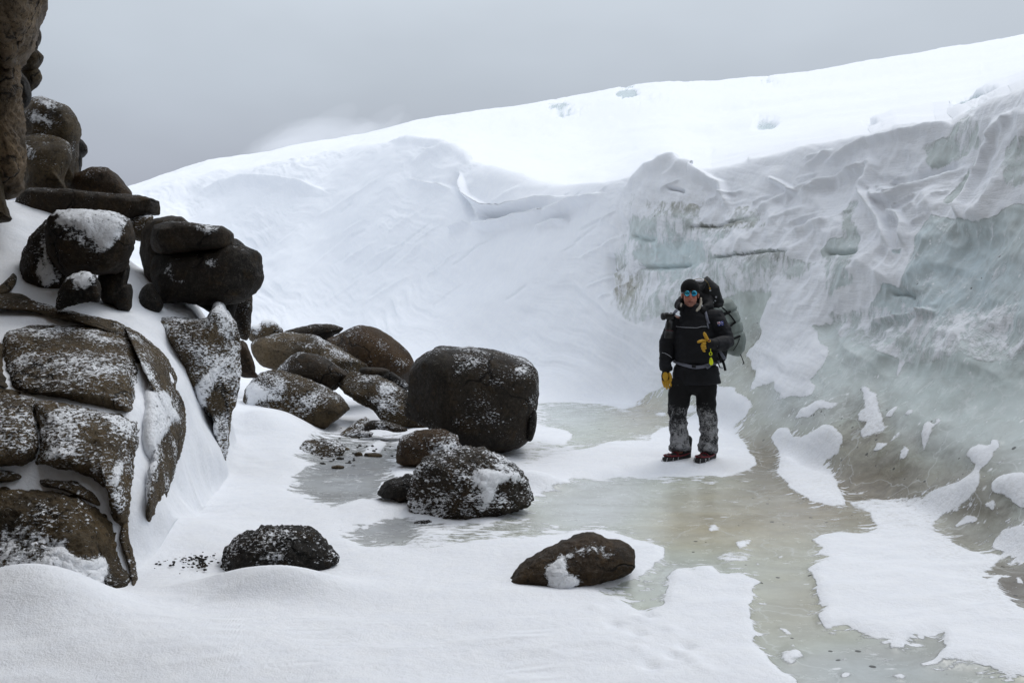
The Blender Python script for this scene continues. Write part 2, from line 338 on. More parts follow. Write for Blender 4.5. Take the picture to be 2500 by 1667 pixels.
def column(px):
    foot, w1, w2, w3, rd = WALL[px]; f0 = foot[0]; nodes = []
    if px in RAMP:
        rf, *rr = RAMP[px]
        nodes = [(0.9, 0), (2.2, 0), (rf*0.72, 0), (rf, 0.0)]+[(d, zat(d, y)) for d, y in rr]
        nodes.append(((rr[-1][0]+f0)*0.5, 0.1))
    else:
        MID = {700: (2.2, 6.3, 8.8, 9.8, 10.6, 11.4, 12.2, 14, 19), 800: (2.2, 5.5, 7.8, 9, 10, 11, 12, 14, 18), 1000: (2.2, 4.5, 6.4, 7.8, 9.2, 10.6, 12, 13.6, 16), 1100: (2.2, 4.2, 5.8, 7.2, 8.6, 10.1, 11.6, 13.3, 15.4), 1200: (2.2, 3.8, 5.2, 6.6, 8, 9.6, 11.2, 13, 14.8)}
        nodes = [(0.9, 0)]+[(d, 0) for d in (MID[px] if px in MID else np.geomspace(2.2, f0*0.9, 9))]
        if px == 700: nodes = [(d, z) for (d, _), z in zip(nodes, (0, 0, 0, 0.0, 0.04, 0.09, 0.14, 0.18, 0.18, 0.12))]
    nodes.append((f0, zat(*foot)+0.02))
    nodes += [(d, zat(d, y)) for d, y in (w1, w2, w3)]
    ry = np.interp(px, rimx, rimy); sy = np.interp(px, skx, sky_); sD = max(95.0, 1.9*rd)
    nodes.append((rd, zat(rd, ry)))
    bd = rd*1.13; nodes.append((bd, zat(bd, ry+ (4 if px > 1050 else -4))))
    for tt, fr in ((0.28, 0.30), (0.62, 0.70), (1.0, 1.0)):
        d = bd*(sD/bd)**tt; nodes.append((d, zat(d, ry+(sy-ry)*fr)))
    nodes.append((sD*1.6, zat(sD*1.6, sy+70)))
    return nodes
nodes = np.array([column(p) for p in KX]); NK = nodes.shape[1]       # (cols, NK, 2)
RIM_I = NK-6; FOOT_I = RIM_I-4
cols = np.concatenate([np.linspace(-700, -40, 60)[:-1], np.linspace(-40, 2540, 1060), np.linspace(2540, 3400, 70)[1:]])
nd = np.exp(pchip(KX, np.log(nodes[:, :, 0]).T, cols)); nz = pchip(KX, nodes[:, :, 1].T, cols)   # (NK, ncols)
# pin the rim and the skyline to their traced lines
ry = np.interp(cols, rimx, rimy); sy = np.interp(cols, skx, sky_)
nz[RIM_I] = zat(nd[RIM_I], ry); nz[NK-2] = zat(nd[NK-2], sy)
nz[RIM_I+1] = zat(nd[RIM_I+1], ry+np.interp(cols, [950, 1100], [-4, 5]))
npy = HY+(H-nz)/nd*F
inframe = (cols > -50) & (cols < 2550)
rows_t = []
for k in range(NK-1):
    L = np.hypot(np.abs(npy[k+1]-npy[k]), 0)[inframe]
    n = int(np.clip(np.percentile(L, 85)/3.3, 8, 150)) if k else 10
    rows_t.append(k+np.arange(n)/n)
rows_t = np.concatenate(rows_t+[[NK-1]]); NR, NC = len(rows_t), len(cols)
gd = np.exp(pchip(np.arange(NK), np.log(nd).T, rows_t)).T; gz = pchip(np.arange(NK), nz.T, rows_t).T     # (NR, NC)
PX = np.broadcast_to(cols, (NR, NC)); PY = HY+(H-gz)/gd*F
V = np.stack([(PX-1250)/F*gd, gd, gz], -1)
T = np.broadcast_to(rows_t[:, None], (NR, NC))

# ---- painted fields
near = np.ones((GH, GW), np.float32)
streakf = np.zeros((GH, GW), np.float32)
ICE_BIG = C('x1', [(0, 1130), (170, 1000), (400, 945), (460, 920), (440, 870), (480, 855), (760, 840), (1000, 840), (1280, 850), (1650, 835), (1800, 800), (1870, 760), (1850, 700), (1760, 550),
                   (1690, 460), (1780, 370), (1850, 260), (1820, 230), (1760, 215), (1730, 145), (1600, 150), (1580, 0)])
ICE_BIG += [(1750, 880), (1740, 800), (1745, 735), (1850, 712), (1900, 715), (2000, 790), (2100, 760), (2250, 740), (2290, 620), (2330, 545), (2420, 560), (2500, 520), (2800, 500), (2800, 1950), (2000, 1950), (1945, 1667)]
ICE_BIG += C('c7', [(500, 1545), (450, 1490), (400, 1420), (360, 1400), (355, 1290), (330, 1220), (360, 1180), (355, 1130), (395, 1095), (300, 1070), (200, 1080), (160, 1030), (20, 1050), (-60, 1085), (-40, 1110)])
ICE_BIG += C('c8', [(2170, 715), (2080, 735), (2000, 700), (1900, 665), (1800, 640), (1900, 620), (2000, 585), (2120, 525), (2190, 460), (2200, 420), (2130, 385), (2000, 345), (1870, 310), (1700, 320), (1550, 350),
                    (1640, 300), (1500, 300), (1340, 290)])
poly_fill(near, ICE_BIG, 0.0)
poly_fill(near, C('x1', [(150, 290), (190, 275), (400, 265), (620, 275), (750, 295), (860, 320), (950, 295), (990, 240), (1060, 190), (1190, 140), (1400, 140), (1450, 300), (1350, 400), (1190, 460), (1060, 500),
                         (1060, 550), (1000, 560), (760, 565), (560, 620), (480, 600), (390, 560), (440, 550), (490, 510), (450, 480), (300, 460), (190, 440)]), 0.0)
SNOWP = [('f5', 1.0, [(195, 690), (260, 670), (360, 648), (480, 660), (560, 660), (600, 600), (560, 540), (450, 490), (430, 440), (560, 440), (680, 440), (900, 410), (1000, 360), (1150, 320), (1230, 290), (1250, 240), (1180, 180),
                  (1270, 120), (1350, 130), (1360, 75), (1400, 70), (1405, 130), (1350, 210), (1275, 290), (1265, 370), (1200, 430), (1120, 480), (1040, 510), (990, 560), (980, 650), (1080, 700), (1150, 740), (1250, 775), (1330, 770),
                  (1400, 780), (1330, 830), (1260, 870), (1255, 930), (1280, 940), (1330, 900), (1400, 870), (1360, 940), (1340, 985), (1400, 1040), (1460, 1090), (1525, 1130), (1900, 1130), (1900, 1560), (1525, 1530), (1400, 1505),
                  (1300, 1470), (1200, 1440), (1060, 1435), (930, 1465), (880, 1445), (1000, 1425), (1010, 1390), (1060, 1360), (1020, 1320), (1050, 1270), (950, 1260), (850, 1280), (800, 1300), (780, 1355), (700, 1355), (690, 1325),
                  (580, 1310), (480, 1260), (420, 1225), (290, 1240), (260, 1160), (320, 1120), (270, 1080), (240, 980), (230, 920), (180, 885), (230, 850), (340, 820), (250, 770), (290, 745)]),
         ('f5', 0.66, [(430, 440), (560, 440), (680, 440), (900, 410), (1000, 400), (1040, 510), (990, 560), (980, 640), (800, 660), (700, 640), (600, 630), (600, 580), (560, 540), (450, 490)]),
         ('c7', 1.0, [(470, 370), (530, 370), (545, 410), (590, 420), (640, 390), (700, 360), (750, 380), (775, 410), (790, 450), (770, 490), (680, 540), (740, 590), (760, 650), (800, 715), (790, 745), (720, 750), (640, 720), (550, 670),
                      (510, 620), (480, 600), (490, 550), (485, 480), (440, 420)]),
         ('w7', 1.0, [(120, 530), (220, 410), (300, 290), (380, 260), (550, 200), (660, 170), (650, 380), (640, 440), (620, 490), (530, 560), (560, 640), (590, 690), (640, 700), (655, 770), (600, 870), (510, 960), (550, 970), (520, 1030),
                      (460, 1060), (380, 1055), (200, 1095), (330, 1040), (270, 1020), (250, 970), (270, 945), (200, 970), (100, 1025), (130, 930), (100, 860), (70, 780), (20, 740), (60, 690), (150, 600)]),
         ('w7', 1.0, [(385, 1200), (430, 1140), (520, 1110), (600, 1070), (640, 1100), (710, 1075), (690, 1110), (600, 1140), (500, 1195)]),
         ('w7', 0.8, [(840, 980), (900, 970), (920, 1020), (960, 1020), (980, 1080), (1000, 1150), (1030, 1200), (1050, 1290), (980, 1320), (880, 1340), (870, 1310), (930, 1240), (850, 1250), (840, 1170), (900, 1140), (870, 1090)]),
         ('w7', 1.0, [(1040, 1210), (1080, 1160), (1140, 1120), (1145, 1150), (1090, 1220)]), ('w7', 1.0, [(1170, 1210), (1250, 1165), (1285, 1190), (1240, 1210)]),
         ('w7', 1.0, [(940, 1435), (980, 1370), (1050, 1385), (1160, 1305), (1150, 1340), (1060, 1390), (1000, 1430)]), ('w7', 1.0, [(1130, 1470), (1170, 1400), (1200, 1450), (1180, 1490), (1130, 1490)]),
         ('w7', 1.0, [(1150, 790), (1200, 700), (1250, 640), (1290, 560), (1270, 700), (1290, 750), (1270, 850), (1235, 855), (1230, 810), (1180, 840), (1140, 910), (1110, 945), (1135, 850)]),
         ('w7', 1.0, [(1290, 1390), (1290, 1330), (1340, 1230), (1380, 1280), (1410, 1205), (1440, 1230), (1380, 1310), (1330, 1400), (1290, 1450)]),
         ('f5', 1.0, [(1350, 370), (1430, 320), (1525, 310), (1800, 310), (1800, 500), (1525, 500), (1480, 460), (1390, 420)]), ('f5', 1.0, [(1340, 700), (1420, 620), (1525, 600), (1800, 600), (1800, 790), (1525, 790), (1420, 770), (1350, 740)]),
         ('f5', 0.9, [(1290, 480), (1360, 455), (1390, 480), (1360, 520)]), ('f5', 1.0, [(1100, 600), (1170, 530), (1250, 555), (1220, 575), (1130, 600)]), ('f5', 1.0, [(1470, 900), (1500, 895), (1530, 930), (1530, 950), (1480, 930)]),
         ('f5', 0.9, [(690, 1540), (740, 1520), (820, 1535), (760, 1560)]), ('f5', 0.9, [(400, 1540), (430, 1510), (480, 1530), (440, 1550)]), ('f5', .8, [(380, 1415), (420, 1400), (435, 1425), (400, 1430)]),
         ('f5', .85, [(50, 1340), (90, 1325), (115, 1345), (80, 1352)]), ('f5', .9, [(200, 1125), (225, 1108), (248, 1128), (215, 1133)]), ('f5', .85, [(0, 1215), (60, 1240), (80, 1270), (20, 1265)]), ('f5', .7, [(0, 1380), (120, 1370), (160, 1410), (90, 1470), (20, 1440)]),
         ('f5', 1.0, [(840, 1290), (900, 1290), (910, 1308), (860, 1312)]),
         ('x1', 1.0, [(1090, 345), (1190, 330), (1190, 370), (1110, 370)]), ('x1', 1.0, [(1340, 290), (1410, 285), (1400, 330), (1345, 345)]),
         ('x1', .9, [(1450, 1020), (1540, 1030), (1570, 1035), (1500, 1042)]), ('x1', .8, [(1490, 1200), (1560, 1195), (1590, 1240), (1500, 1250)]), ('x1', .8, [(1720, 1340), (1830, 1320), (1860, 1350), (1760, 1400)]),
         ('x1', .9, [(30, 1190), (200, 1190), (380, 1215), (300, 1250), (140, 1240)]), ('x1', .85, [(600, 1225), (720, 1235), (700, 1245), (620, 1240)]), ('x1', .85, [(730, 1260), (870, 1265), (840, 1280)]),
         ('x1', .6, [(1560, 1450), (1700, 1400), (1900, 1440), (1800, 1490), (1640, 1500)]), ('x1', .85, [(2020, 1450), (2110, 1425), (2060, 1470)]), ('x1', .85, [(1860, 1505), (1920, 1490), (1900, 1540)]), ('x1', .9, [(2280, 1310), (2400, 1300), (2400, 1350), (2330, 1340)]),
         ('c8', .6, [(2280, 520), (2350, 510), (2352, 560), (2300, 570)])]
for k, v_, pts in SNOWP: poly_fill(near, C(k, pts), v_)
ICEP = [('s', .36, [(1040, 1290), (1100, 1283), (1180, 1290), (1260, 1265), (1330, 1285), (1400, 1310), (1290, 1330), (1150, 1345), (1000, 1352), (900, 1348), (860, 1332)]), ('c5', .33, [(430, 1010), (600, 930), (790, 880), (1000, 870), (1100, 900), (1000, 1000), (900, 1085), (700, 1100), (520, 1085)]),
        ('c5', 0.0, [(1100, 880), (1290, 862), (1190, 940), (1190, 1040), (1240, 1095), (1140, 1150), (1200, 1190), (1100, 1230), (1060, 1290), (1160, 1350), (1080, 1400), (950, 1390), (860, 1420), (740, 1435), (600, 1410), (510, 1370),
                     (680, 1340), (560, 1320), (430, 1320), (450, 1220), (510, 1180), (550, 1120), (700, 1095), (850, 1090), (950, 1040), (1080, 1020), (1130, 960), (1030, 920)]),
        ('c5', .85, [(580, 1225), (700, 1212), (810, 1220), (700, 1230)]), ('c5', .85, [(860, 1210), (920, 1198), (990, 1215), (920, 1222)]), ('c5', .85, [(720, 1175), (760, 1170), (795, 1180), (750, 1190)]), ('c5', .8, [(1040, 1195), (1120, 1190), (1115, 1202)]),
        ('c8', 0.05, [(450, 320), (560, 290), (640, 290), (720, 250), (870, 240), (900, 290), (1050, 300), (1000, 330), (930, 370), (820, 430), (700, 420), (600, 420), (560, 380)]),
        ('c8', .85, [(575, 300), (620, 295), (655, 308), (600, 318)]), ('c8', .85, [(820, 350), (880, 345), (890, 355), (850, 365)]),
        ('c8', .58, [(800, 440), (950, 310), (1100, 312), (1040, 440), (820, 460)]),
        ('x1', .38, [(0, 600), (200, 560), (400, 580), (560, 620), (300, 680), (100, 750), (0, 740)]),
        ]
for k, v_, pts in ICEP: poly_fill(near, C(k, pts), v_)
MOT = [('s', .53, [(1490, 640), (1545, 530), (1550, 470), (1600, 490), (1700, 500), (1750, 520), (1830, 505), (1900, 520), (1880, 600), (1960, 640), (2000, 650), (2090, 580), (2120, 560), (2100, 700), (2050, 720), (2000, 800), (1900, 720), (1770, 720), (1650, 770), (1560, 800), (1510, 760), (1490, 690)]),
       ('s', .12, [(1543, 545), (1556, 530), (1572, 545), (1570, 575), (1608, 585), (1600, 595), (1546, 585)]), ('s', .15, [(1550, 620), (1600, 600), (1720, 590), (1740, 640), (1700, 655), (1580, 660)]),
       ('m3', .15, [(1110, 935), (1160, 912), (1300, 912), (1450, 886), (1700, 860), (1800, 876), (1815, 893), (1600, 888), (1450, 902), (1300, 922), (1150, 942)]),
       ('m3', .05, [(860, 660), (1000, 650), (1200, 630), (1400, 590), (1540, 600), (1300, 640), (1100, 665), (950, 672)]), ('m3', .1, [(135, 890), (200, 860), (205, 910), (150, 985)]),
       ('m3', .92, [(1130, 820), (1250, 740), (1400, 700), (1700, 680), (1800, 800), (1500, 870), (1250, 900), (1130, 900)]),
       ('m3', .95, [(940, 380), (1000, 250), (1200, 270), (1220, 480), (1150, 600), (1000, 630), (960, 520)]),
       ('s', .30, [(2200, 745), (2262, 600), (2300, 540), (2420, 575), (2500, 530), (2800, 500), (2800, 800), (2300, 800)]),
       ('s', .48, [(2020, 760), (2100, 745), (2200, 740), (2280, 780), (2500, 750), (2800, 760), (2800, 880), (2480, 900), (2250, 900), (2100, 850), (2020, 800)]),
       ('r2', .30, [(930, 480), (1150, 420), (1240, 300), (1300, 250), (1400, 300), (1400, 480), (1250, 570), (1000, 650)]), ('r2', .28, [(1310, 600), (1420, 620), (1370, 800), (1330, 960), (1160, 990), (1180, 930), (1240, 840)]),
       ('r2', .38, [(1640, 550), (1725, 480), (1900, 480), (1900, 850), (1700, 860), (1650, 700)]), ('r2', .12, [(210, 1310), (330, 1240), (450, 1230), (540, 1300), (520, 1370), (210, 1345)]),
       ('r2', .1, [(990, 1240), (1040, 1120), (1110, 1110), (1120, 1200), (1200, 1340), (1000, 1360)]), ('r2', .1, [(785, 1330), (830, 1310), (880, 1315), (860, 1350), (800, 1365)]), ('r2', .35, [(430, 930), (520, 920), (480, 1100), (540, 1250), (520, 1360), (400, 1300), (400, 1080)]),
       ('s', .1, [(2130, 740), (2180, 705), (2250, 730), (2240, 745), (2150, 750)])]
for k, v_, pts in MOT: poly_fill(near, C(k, pts), v_)
poly_fill(near, C(*[(k, p) for k, v_, p in SNOWP if k == 'w7'][0]), 1.0)
for pts in ([(1470, 480), (1600, 470), (1900, 480), (2100, 400), (2350, 260), (2520, 220), (2800, 200), (2800, 900), (2300, 910), (2100, 880), (1990, 820), (1880, 740), (1740, 760), (1620, 800), (1500, 800)],):
    poly_fill(streakf, pts, 1.0)
streakf = blur(streakf, 14)
far = np.ones((GH, GW), np.float32)
for v_, pts in ((.1, [(1970, 340), (2030, 315), (2100, 295), (2250, 300), (2160, 340), (2100, 355)]), (.3, [(1150, 400), (1200, 385), (1265, 390), (1250, 415), (1170, 415)]), (.25, [(228, 325), (270, 305), (330, 300), (345, 320), (300, 335)]),
                (.1, [(550, 290), (570, 248), (620, 243), (655, 262), (640, 280), (590, 283)]), (.35, [(565, 318), (720, 290), (870, 283), (700, 308)]), (.3, [(260, 352), (330, 338), (415, 350), (310, 366)]), (.35, [(1640, 425), (1690, 418), (1735, 440), (1680, 440)]),
                (.2, [(1170, 226), (1225, 214), (1255, 228), (1210, 233)]), (.3, [(820, 235), (855, 225), (900, 243)]), (.4, [(700, 580), (725, 574), (750, 582), (725, 590)]), (.4, [(960, 545), (985, 545), (975, 555)]), (.4, [(2130, 178), (2200, 170), (2190, 176)])):
    poly_fill(far, C('h4', pts), max(0, v_-.05))
near_b = blur(near, 1); far_b = blur(far, 2); near_w = blur(near, 5); near_d = blur(near, 14)
P3 = V.reshape(-1, 3)
wx = fbm(P3*np.array([2.6, 3.2, 3.2]), 5, .6); wy = fbm(P3*np.array([2.6, 3.2, 3.2])+40, 5, .6)
amp = np.interp(P3[:, 1], [3, 10, 30, 45], [16, 9, 5, 16])
pxw = PX.ravel()+wx*amp*1.3; pyw = PY.ravel()+wy*amp*0.8
is_far = (T.ravel() > RIM_I+0.02)
S = np.where(is_far, lookup(far_b, pxw, pyw), .78*lookup(near_b, pxw, pyw)+.22*lookup(near_w, pxw, pyw))
Sw = np.where(is_far, lookup(far_b, pxw, pyw), lookup(near_w, pxw, pyw))
DUST = np.where(is_far, 0.0, lookup(near_d, pxw, pyw))
left = PX.ravel() < 600
hidden = (T.ravel() > 8.3) & left & ~is_far & (T.ravel() < FOOT_I+0.5)
S[hidden] = 1; Sw[hidden] = 1
STK = np.where(is_far, 0.0, lookup(streakf, PX.ravel(), PY.ravel()))
# ---- tint of the bare ice (sRGB as sampled by eye, turned into albedo) and silt; the thinnest blobs darken the wall's overhang lines
wl_ = sstep(FOOT_I-.2, FOOT_I+1.6, T.ravel())[:, None]; tint = lin((178, 181, 168))*(1-wl_)+lin((186, 200, 198))*wl_; dirt = 0.16-0.10*wl_[:, 0]
BLOBS = [(1650, 1290, 330, 90, 20, (186, 176, 148), .95), (1470, 1240, 210, 110, 0, (190, 199, 198), .9), (1640, 1400, 230, 80, 0, (190, 199, 193), .8), (1870, 1130, 130, 110, 0, (124, 116, 100), 1.), (2130, 1180, 230, 120, 0, (116, 107, 92), 1.), (2330, 1200, 140, 90, 0, (138, 134, 122), .9),
         (2000, 1240, 160, 60, 0, (142, 134, 118), .8), (1850, 1270, 260, 60, 0, (158, 150, 132), .7), (2120, 1060, 120, 100, 0, (138, 130, 112), .9), (2350, 700, 260, 170, 0, (170, 196, 206), .9), (1650, 620, 140, 100, 0, (184, 210, 216), .9),
         (2320, 960, 260, 120, 0, (178, 198, 194), .8), (1700, 500, 170, 40, 0, (156, 147, 132), .7), (1530, 700, 60, 60, 0, (164, 156, 142), .8), (850, 1150, 280, 150, 0, (122, 126, 132), 1.), (960, 1290, 190, 60, 0, (130, 133, 137), 1.),
         (1950, 1480, 150, 110, 0, (165, 162, 148), .8), (2150, 1640, 280, 70, 0, (166, 178, 182), .8), (2300, 1560, 200, 60, 0, (150, 152, 148), .8), (2470, 1430, 110, 90, 0, (116, 112, 108), 1.), (2400, 1270, 120, 110, 0, (140, 138, 128), .8), (1400, 1010, 160, 50, 0, (186, 199, 193), .9),
         (1570, 1000, 110, 60, 0, (170, 164, 150), .9), (1850, 870, 70, 70, 0, (150, 146, 128), .8), (1840, 760, 70, 60, 0, (166, 182, 172), .8), (1770, 980, 90, 90, 0, (168, 166, 155), .8), (1900, 630, 120, 14, 0, (140, 146, 142), .7), (1780, 560, 140, 14, 0, (146, 142, 128), .6)]
pxr, pyr = PX.ravel(), PY.ravel()
jit = 1+0.5*fbm(P3*1.7+5, 3)
for cx, cy, rx, ry_, _, c, st in BLOBS:
    g = np.exp(-(((pxr-cx)/rx)**2+((pyr-cy)/ry_)**2)*jit*1.1)*st
    g[is_far] = 0
    tint += g[:, None]*(lin(c)-tint)
for cx, cy, rx, ry_, st in ((1880, 1130, 90, 90, .6), (2150, 1180, 240, 110, .9), (2110, 1050, 100, 90, 1.), (2220, 1130, 130, 90, .75), (1990, 1000, 110, 40, .5), (2440, 1250, 120, 70, .9), (2330, 1330, 80, 50, .9), (2480, 1420, 110, 80, 1.), (2190, 1260, 160, 60, .6), (1700, 500, 150, 30, .5),
                            (1535, 690, 40, 50, .7), (1780, 560, 110, 12, .7), (1880, 640, 110, 12, .5), (1840, 850, 40, 70, .7), (2240, 725, 60, 15, .7), (1850, 1260, 220, 60, .35), (2350, 470, 60, 80, .35), (2400, 700, 250, 200, .18), (1650, 1300, 300, 80, .2)):
    dirt = np.maximum(dirt, st*np.exp(-(((pxr-cx)/rx)**2+((pyr-cy)/ry_)**2)*jit)*~is_far)
tint = np.where(is_far[:, None], lin((164, 192, 200)), tint)
wallness = np.clip((T.ravel()-FOOT_I)/1.5, 0, 1)*(~is_far)
gray_ = tint.mean(1, keepdims=True); warm = sstep(-.01, .03, tint[:, 0]-tint[:, 2])[:, None]; tint = np.clip((gray_+(tint-gray_)*(0.66+0.55*warm))*1.12, 0, 0.8)

# ---- relief
def grid_normals(V):
    du = np.empty_like(V); dv = np.empty_like(V)
    du[:, 1:-1] = V[:, 2:]-V[:, :-2]; du[:, 0] = V[:, 1]-V[:, 0]; du[:, -1] = V[:, -1]-V[:, -2]
    dv[1:-1] = V[2:]-V[:-2]; dv[0] = V[1]-V[0]; dv[-1] = V[-1]-V[-2]
    n = np.cross(du, dv); n /= np.linalg.norm(n, axis=-1, keepdims=True)+1e-12
    return n
N0 = grid_normals(V).reshape(-1, 3)
t_ = T.ravel()
inwall = sstep(FOOT_I+0.2, FOOT_I+1.6, t_)*(1-sstep(RIM_I-0.15, RIM_I+0.5, t_))
rightw = sstep(1380, 1620, pxr)
disp = np.zeros(len(P3))
# big lobes and drapes on the wall, smaller chop on the bare ice
q = P3*np.array([0.75, 0.55, 0.9])
disp += inwall*rightw*(0.17*fbm(q+3, 3)+(.02+.09*STK)*ridged(np.stack([P3[:, 0]*1.1+P3[:, 2]*.6, P3[:, 1]*1.1, P3[:, 2]*.8-P3[:, 0]*.35], -1)+8, 3))*(1-.6*sstep(RIM_I-.5, RIM_I, t_))
disp += inwall*rightw*(1-np.clip(S, 0, 1))*STK*0.03*ridged(P3*np.array([3.5, 3.5, 1.3])+2, 3)
disp += inwall*rightw*(0.012+0.022*STK)*fbm(P3*np.array([4.5, 4.5, 3.0])+2, 4)
disp += inwall*(1-rightw)*(0.22*fbm(P3*np.array([.35, .25, .6])+6, 4))
# wind-carved ripples (sastrugi) that run up the snow slope to the right
rp = np.stack([P3[:, 0]*0.9-P3[:, 2]*1.6, P3[:, 1]*0.5, (P3[:, 0]*0.55+P3[:, 2]*1.1)*5.0], -1)
rp = rp+1.6*np.stack([fbm(P3*.5+70, 3), fbm(P3*.5+90, 3), 1.5*fbm(P3*.45+110, 3)], -1); rip = fbm(rp*np.array([.6, .6, 1.0]), 4)*sstep(-.5, .4, fbm(P3*.25+33, 3))
disp += inwall*np.clip(S, 0, 1)*(0.065*rip*(1-0.55*rightw))*sstep(5, 14, P3[:, 1])
# floor: faint swell, drifts thick where snow lies
floor_m = 1-sstep(FOOT_I-0.3, FOOT_I+0.6, t_)
disp += floor_m*(0.02*fbm(P3*0.8+1, 3)*sstep(2, 5, P3[:, 1]))
disp += floor_m*np.clip(Sw, 0, 1)*sstep(2, 5, P3[:, 1])*.012*ridged(np.stack([P3[:, 0]*1.2+P3[:, 1]*.9, P3[:, 1]*4.2-P3[:, 0]*1.2, P3[:, 2]], -1)+61, 2)*sstep(-.3, .5, fbm(P3*.7+81, 2))
disp += floor_m*np.clip(Sw, 0, 1)*(0.035+0.03*fbm(P3*np.array([1.1, 1.6, 1])+12, 3))
disp += inwall*np.clip(Sw, 0, 1)*0.06
rampm = sstep(700, 560, pxr)*sstep(2.8, 3.6, t_)*(1-sstep(8.0, 9.0, t_))
disp += rampm*0.10*fbm(P3*np.array([1.4, 1.4, 1.0])+31, 3)
# hill: long swells
hill = sstep(RIM_I+0.3, RIM_I+1.5, t_)*(1-sstep(NK-2.3, NK-1.7, t_))
disp += hill*(0.55*fbm(P3*np.array([.07, .04, .1]), 3)+0.16*fbm(P3*np.array([.5, .14, .5])+4, 4)-0.25*(1-S))
def brush(pts, w, h, side=0.0, layer=None):           # a ridge (or furrow) along a traced line; side>0 steepens its right flank
    global disp
    pts = np.array(pts, float); best = np.full(len(P3), 1e9); sgn = np.zeros(len(P3)); tt = np.zeros(len(P3))
    m = (pxr > pts[:, 0].min()-4*w) & (pxr < pts[:, 0].max()+4*w) & (pyr > pts[:, 1].min()-4*w) & (pyr < pts[:, 1].max()+4*w)
    m &= (t_ < RIM_I+0.35) if layer is None else (t_ > layer[0]) & (t_ < layer[1])
    x, y = pxr[m], pyr[m]; b = np.full(len(x), 1e9); s = np.zeros(len(x)); u = np.zeros(len(x)); n = len(pts)-1
    for i in range(n):
        d = pts[i+1]-pts[i]; L = np.hypot(*d); d = d/L
        a = np.clip((x-pts[i, 0])*d[0]+(y-pts[i, 1])*d[1], 0, L)
        ex, ey = x-(pts[i, 0]+d[0]*a), y-(pts[i, 1]+d[1]*a); e = np.hypot(ex, ey); k = e < b
        b[k] = e[k]; s[k] = np.sign(d[0]*ey-d[1]*ex)[k]; u[k] = ((i+a/L)/n)[k]
    ww = w*(1+side*s); taper = np.clip(np.minimum(u, 1-u)*6+0.12, 0, 1)
    disp[m] += h*np.exp(-(b/ww)**2)*taper
brush(C('r2', [(540, 560), (600, 650), (570, 760), (540, 850), (600, 930), (700, 1080), (760, 1220), (790, 1380)]), 11, .14, .4)
brush(C('r2', [(570, 790), (650, 900), (760, 900), (900, 830), (1100, 730), (1300, 640)]), 8, .09, .55)
brush(C('r2', [(620, 760), (760, 800), (950, 740), (1200, 620)]), 14, -.10)
brush(C('r2', [(0, 900), (200, 760), (400, 680), (560, 620)]), 9, .10, .5)
brush(C('r2', [(1520, 430), (1440, 600), (1400, 740), (1370, 960), (1360, 1150)]), 12, .12, .5)
brush(C('r2', [(1725, 300), (1560, 380), (1480, 460)]), 12, .08, .4)
brush(C('r2', [(200, 620), (400, 520), (650, 440), (900, 400), (1180, 340)]), 6, .09, .5)
brush(C('r2', [(730, 1020), (860, 1060), (900, 1150), (880, 1320)]), 9, .11, .4)
brush(C('r2', [(0, 1180), (150, 1110), (300, 1080)]), 8, .08, .5)
brush(C('m3', [(300, 330), (480, 170), (690, 100), (830, 150), (960, 200), (1150, 260), (1220, 420), (1230, 500)]), 9, .13, .4)
brush(C('m3', [(680, 310), (760, 320), (830, 350)]), 4, -.10)
brush(C('m3', [(1560, 200), (1660, 240), (1750, 290), (1830, 335)]), 6, .10, .5)
brush(C('m3', [(1500, 510), (1620, 400), (1760, 330), (1900, 260), (2100, 190)]), 7, .09, .5)
brush(C('m3', [(860, 655), (1100, 650), (1400, 595)]), 2.5, -.06)
brush(C('m3', [(1120, 935), (1300, 915), (1600, 885), (1800, 880)]), 2.5, -.07)
brush(C('m3', [(340, 700), (450, 740), (560, 750)]), 5, -.06); brush(C('m3', [(360, 985), (600, 990), (930, 975)]), 5, -.08); brush(C('m3', [(160, 860), (150, 1000), (180, 1230)]), 8, -.15, .3)
brush(C('w7', [(640, 60), (780, 90), (900, 80)]), 5, -.09); brush(C('w7', [(1100, 350), (1200, 350), (1290, 385)]), 5, -.06); brush(C('w7', [(900, 545), (1100, 520), (1300, 510), (1450, 500)]), 6, .08)
brush(C('n6', [(0, 540), (200, 610), (430, 640)]), 5, .15, .5); brush(C('n6', [(30, 380), (200, 300), (330, 260), (440, 275), (520, 330), (600, 420)]), 6, .16, .5)
brush(C('n6', [(480, 490), (440, 600), (560, 760), (620, 960)]), 7, -.18); brush(C('n6', [(520, 520), (600, 720), (760, 820), (950, 830), (1200, 780), (1500, 700)]), 6, .30, .55)
brush(C('n6', [(620, 960), (760, 1000), (930, 970), (1060, 920), (1200, 910), (1440, 850), (1650, 760), (1880, 690)]), 6, .28, .5)
brush(C('n6', [(640, 880), (860, 890), (1050, 880)]), 10, -.30); brush(C('n6', [(1200, 1040), (1400, 950), (1530, 940)]), 6, .15, .4); brush(C('n6', [(430, 1050), (620, 960)]), 5, .2, .4)
brush([(505, 470), (600, 440), (700, 450), (790, 470)], 9, .4, .5); brush([(960, 350), (1010, 346), (1075, 352), (1095, 362)], 5, .15, .5)
for k in range(46):                                   # fine parallel scour marks on the far slope
    r_ = np.random.default_rng(900+k); x0, y0 = r_.uniform(620, 1480), r_.uniform(480, 760); L = r_.uniform(30, 110)
    brush([(x0, y0), (x0+L, y0-L*r_.uniform(.45, .8))], r_.uniform(2.5, 4.5), r_.uniform(.02, .05)*(1 if r_.random() < .6 else -1), .4)
for k in range(30):
    r_ = np.random.default_rng(1900+k); x0, y0 = r_.uniform(1560, 2350), r_.uniform(380, 560); L = r_.uniform(30, 90)
    brush([(x0, y0), (x0+L, y0-L*r_.uniform(.2, .6))], r_.uniform(2.5, 4.5), r_.uniform(.02, .05), .5)
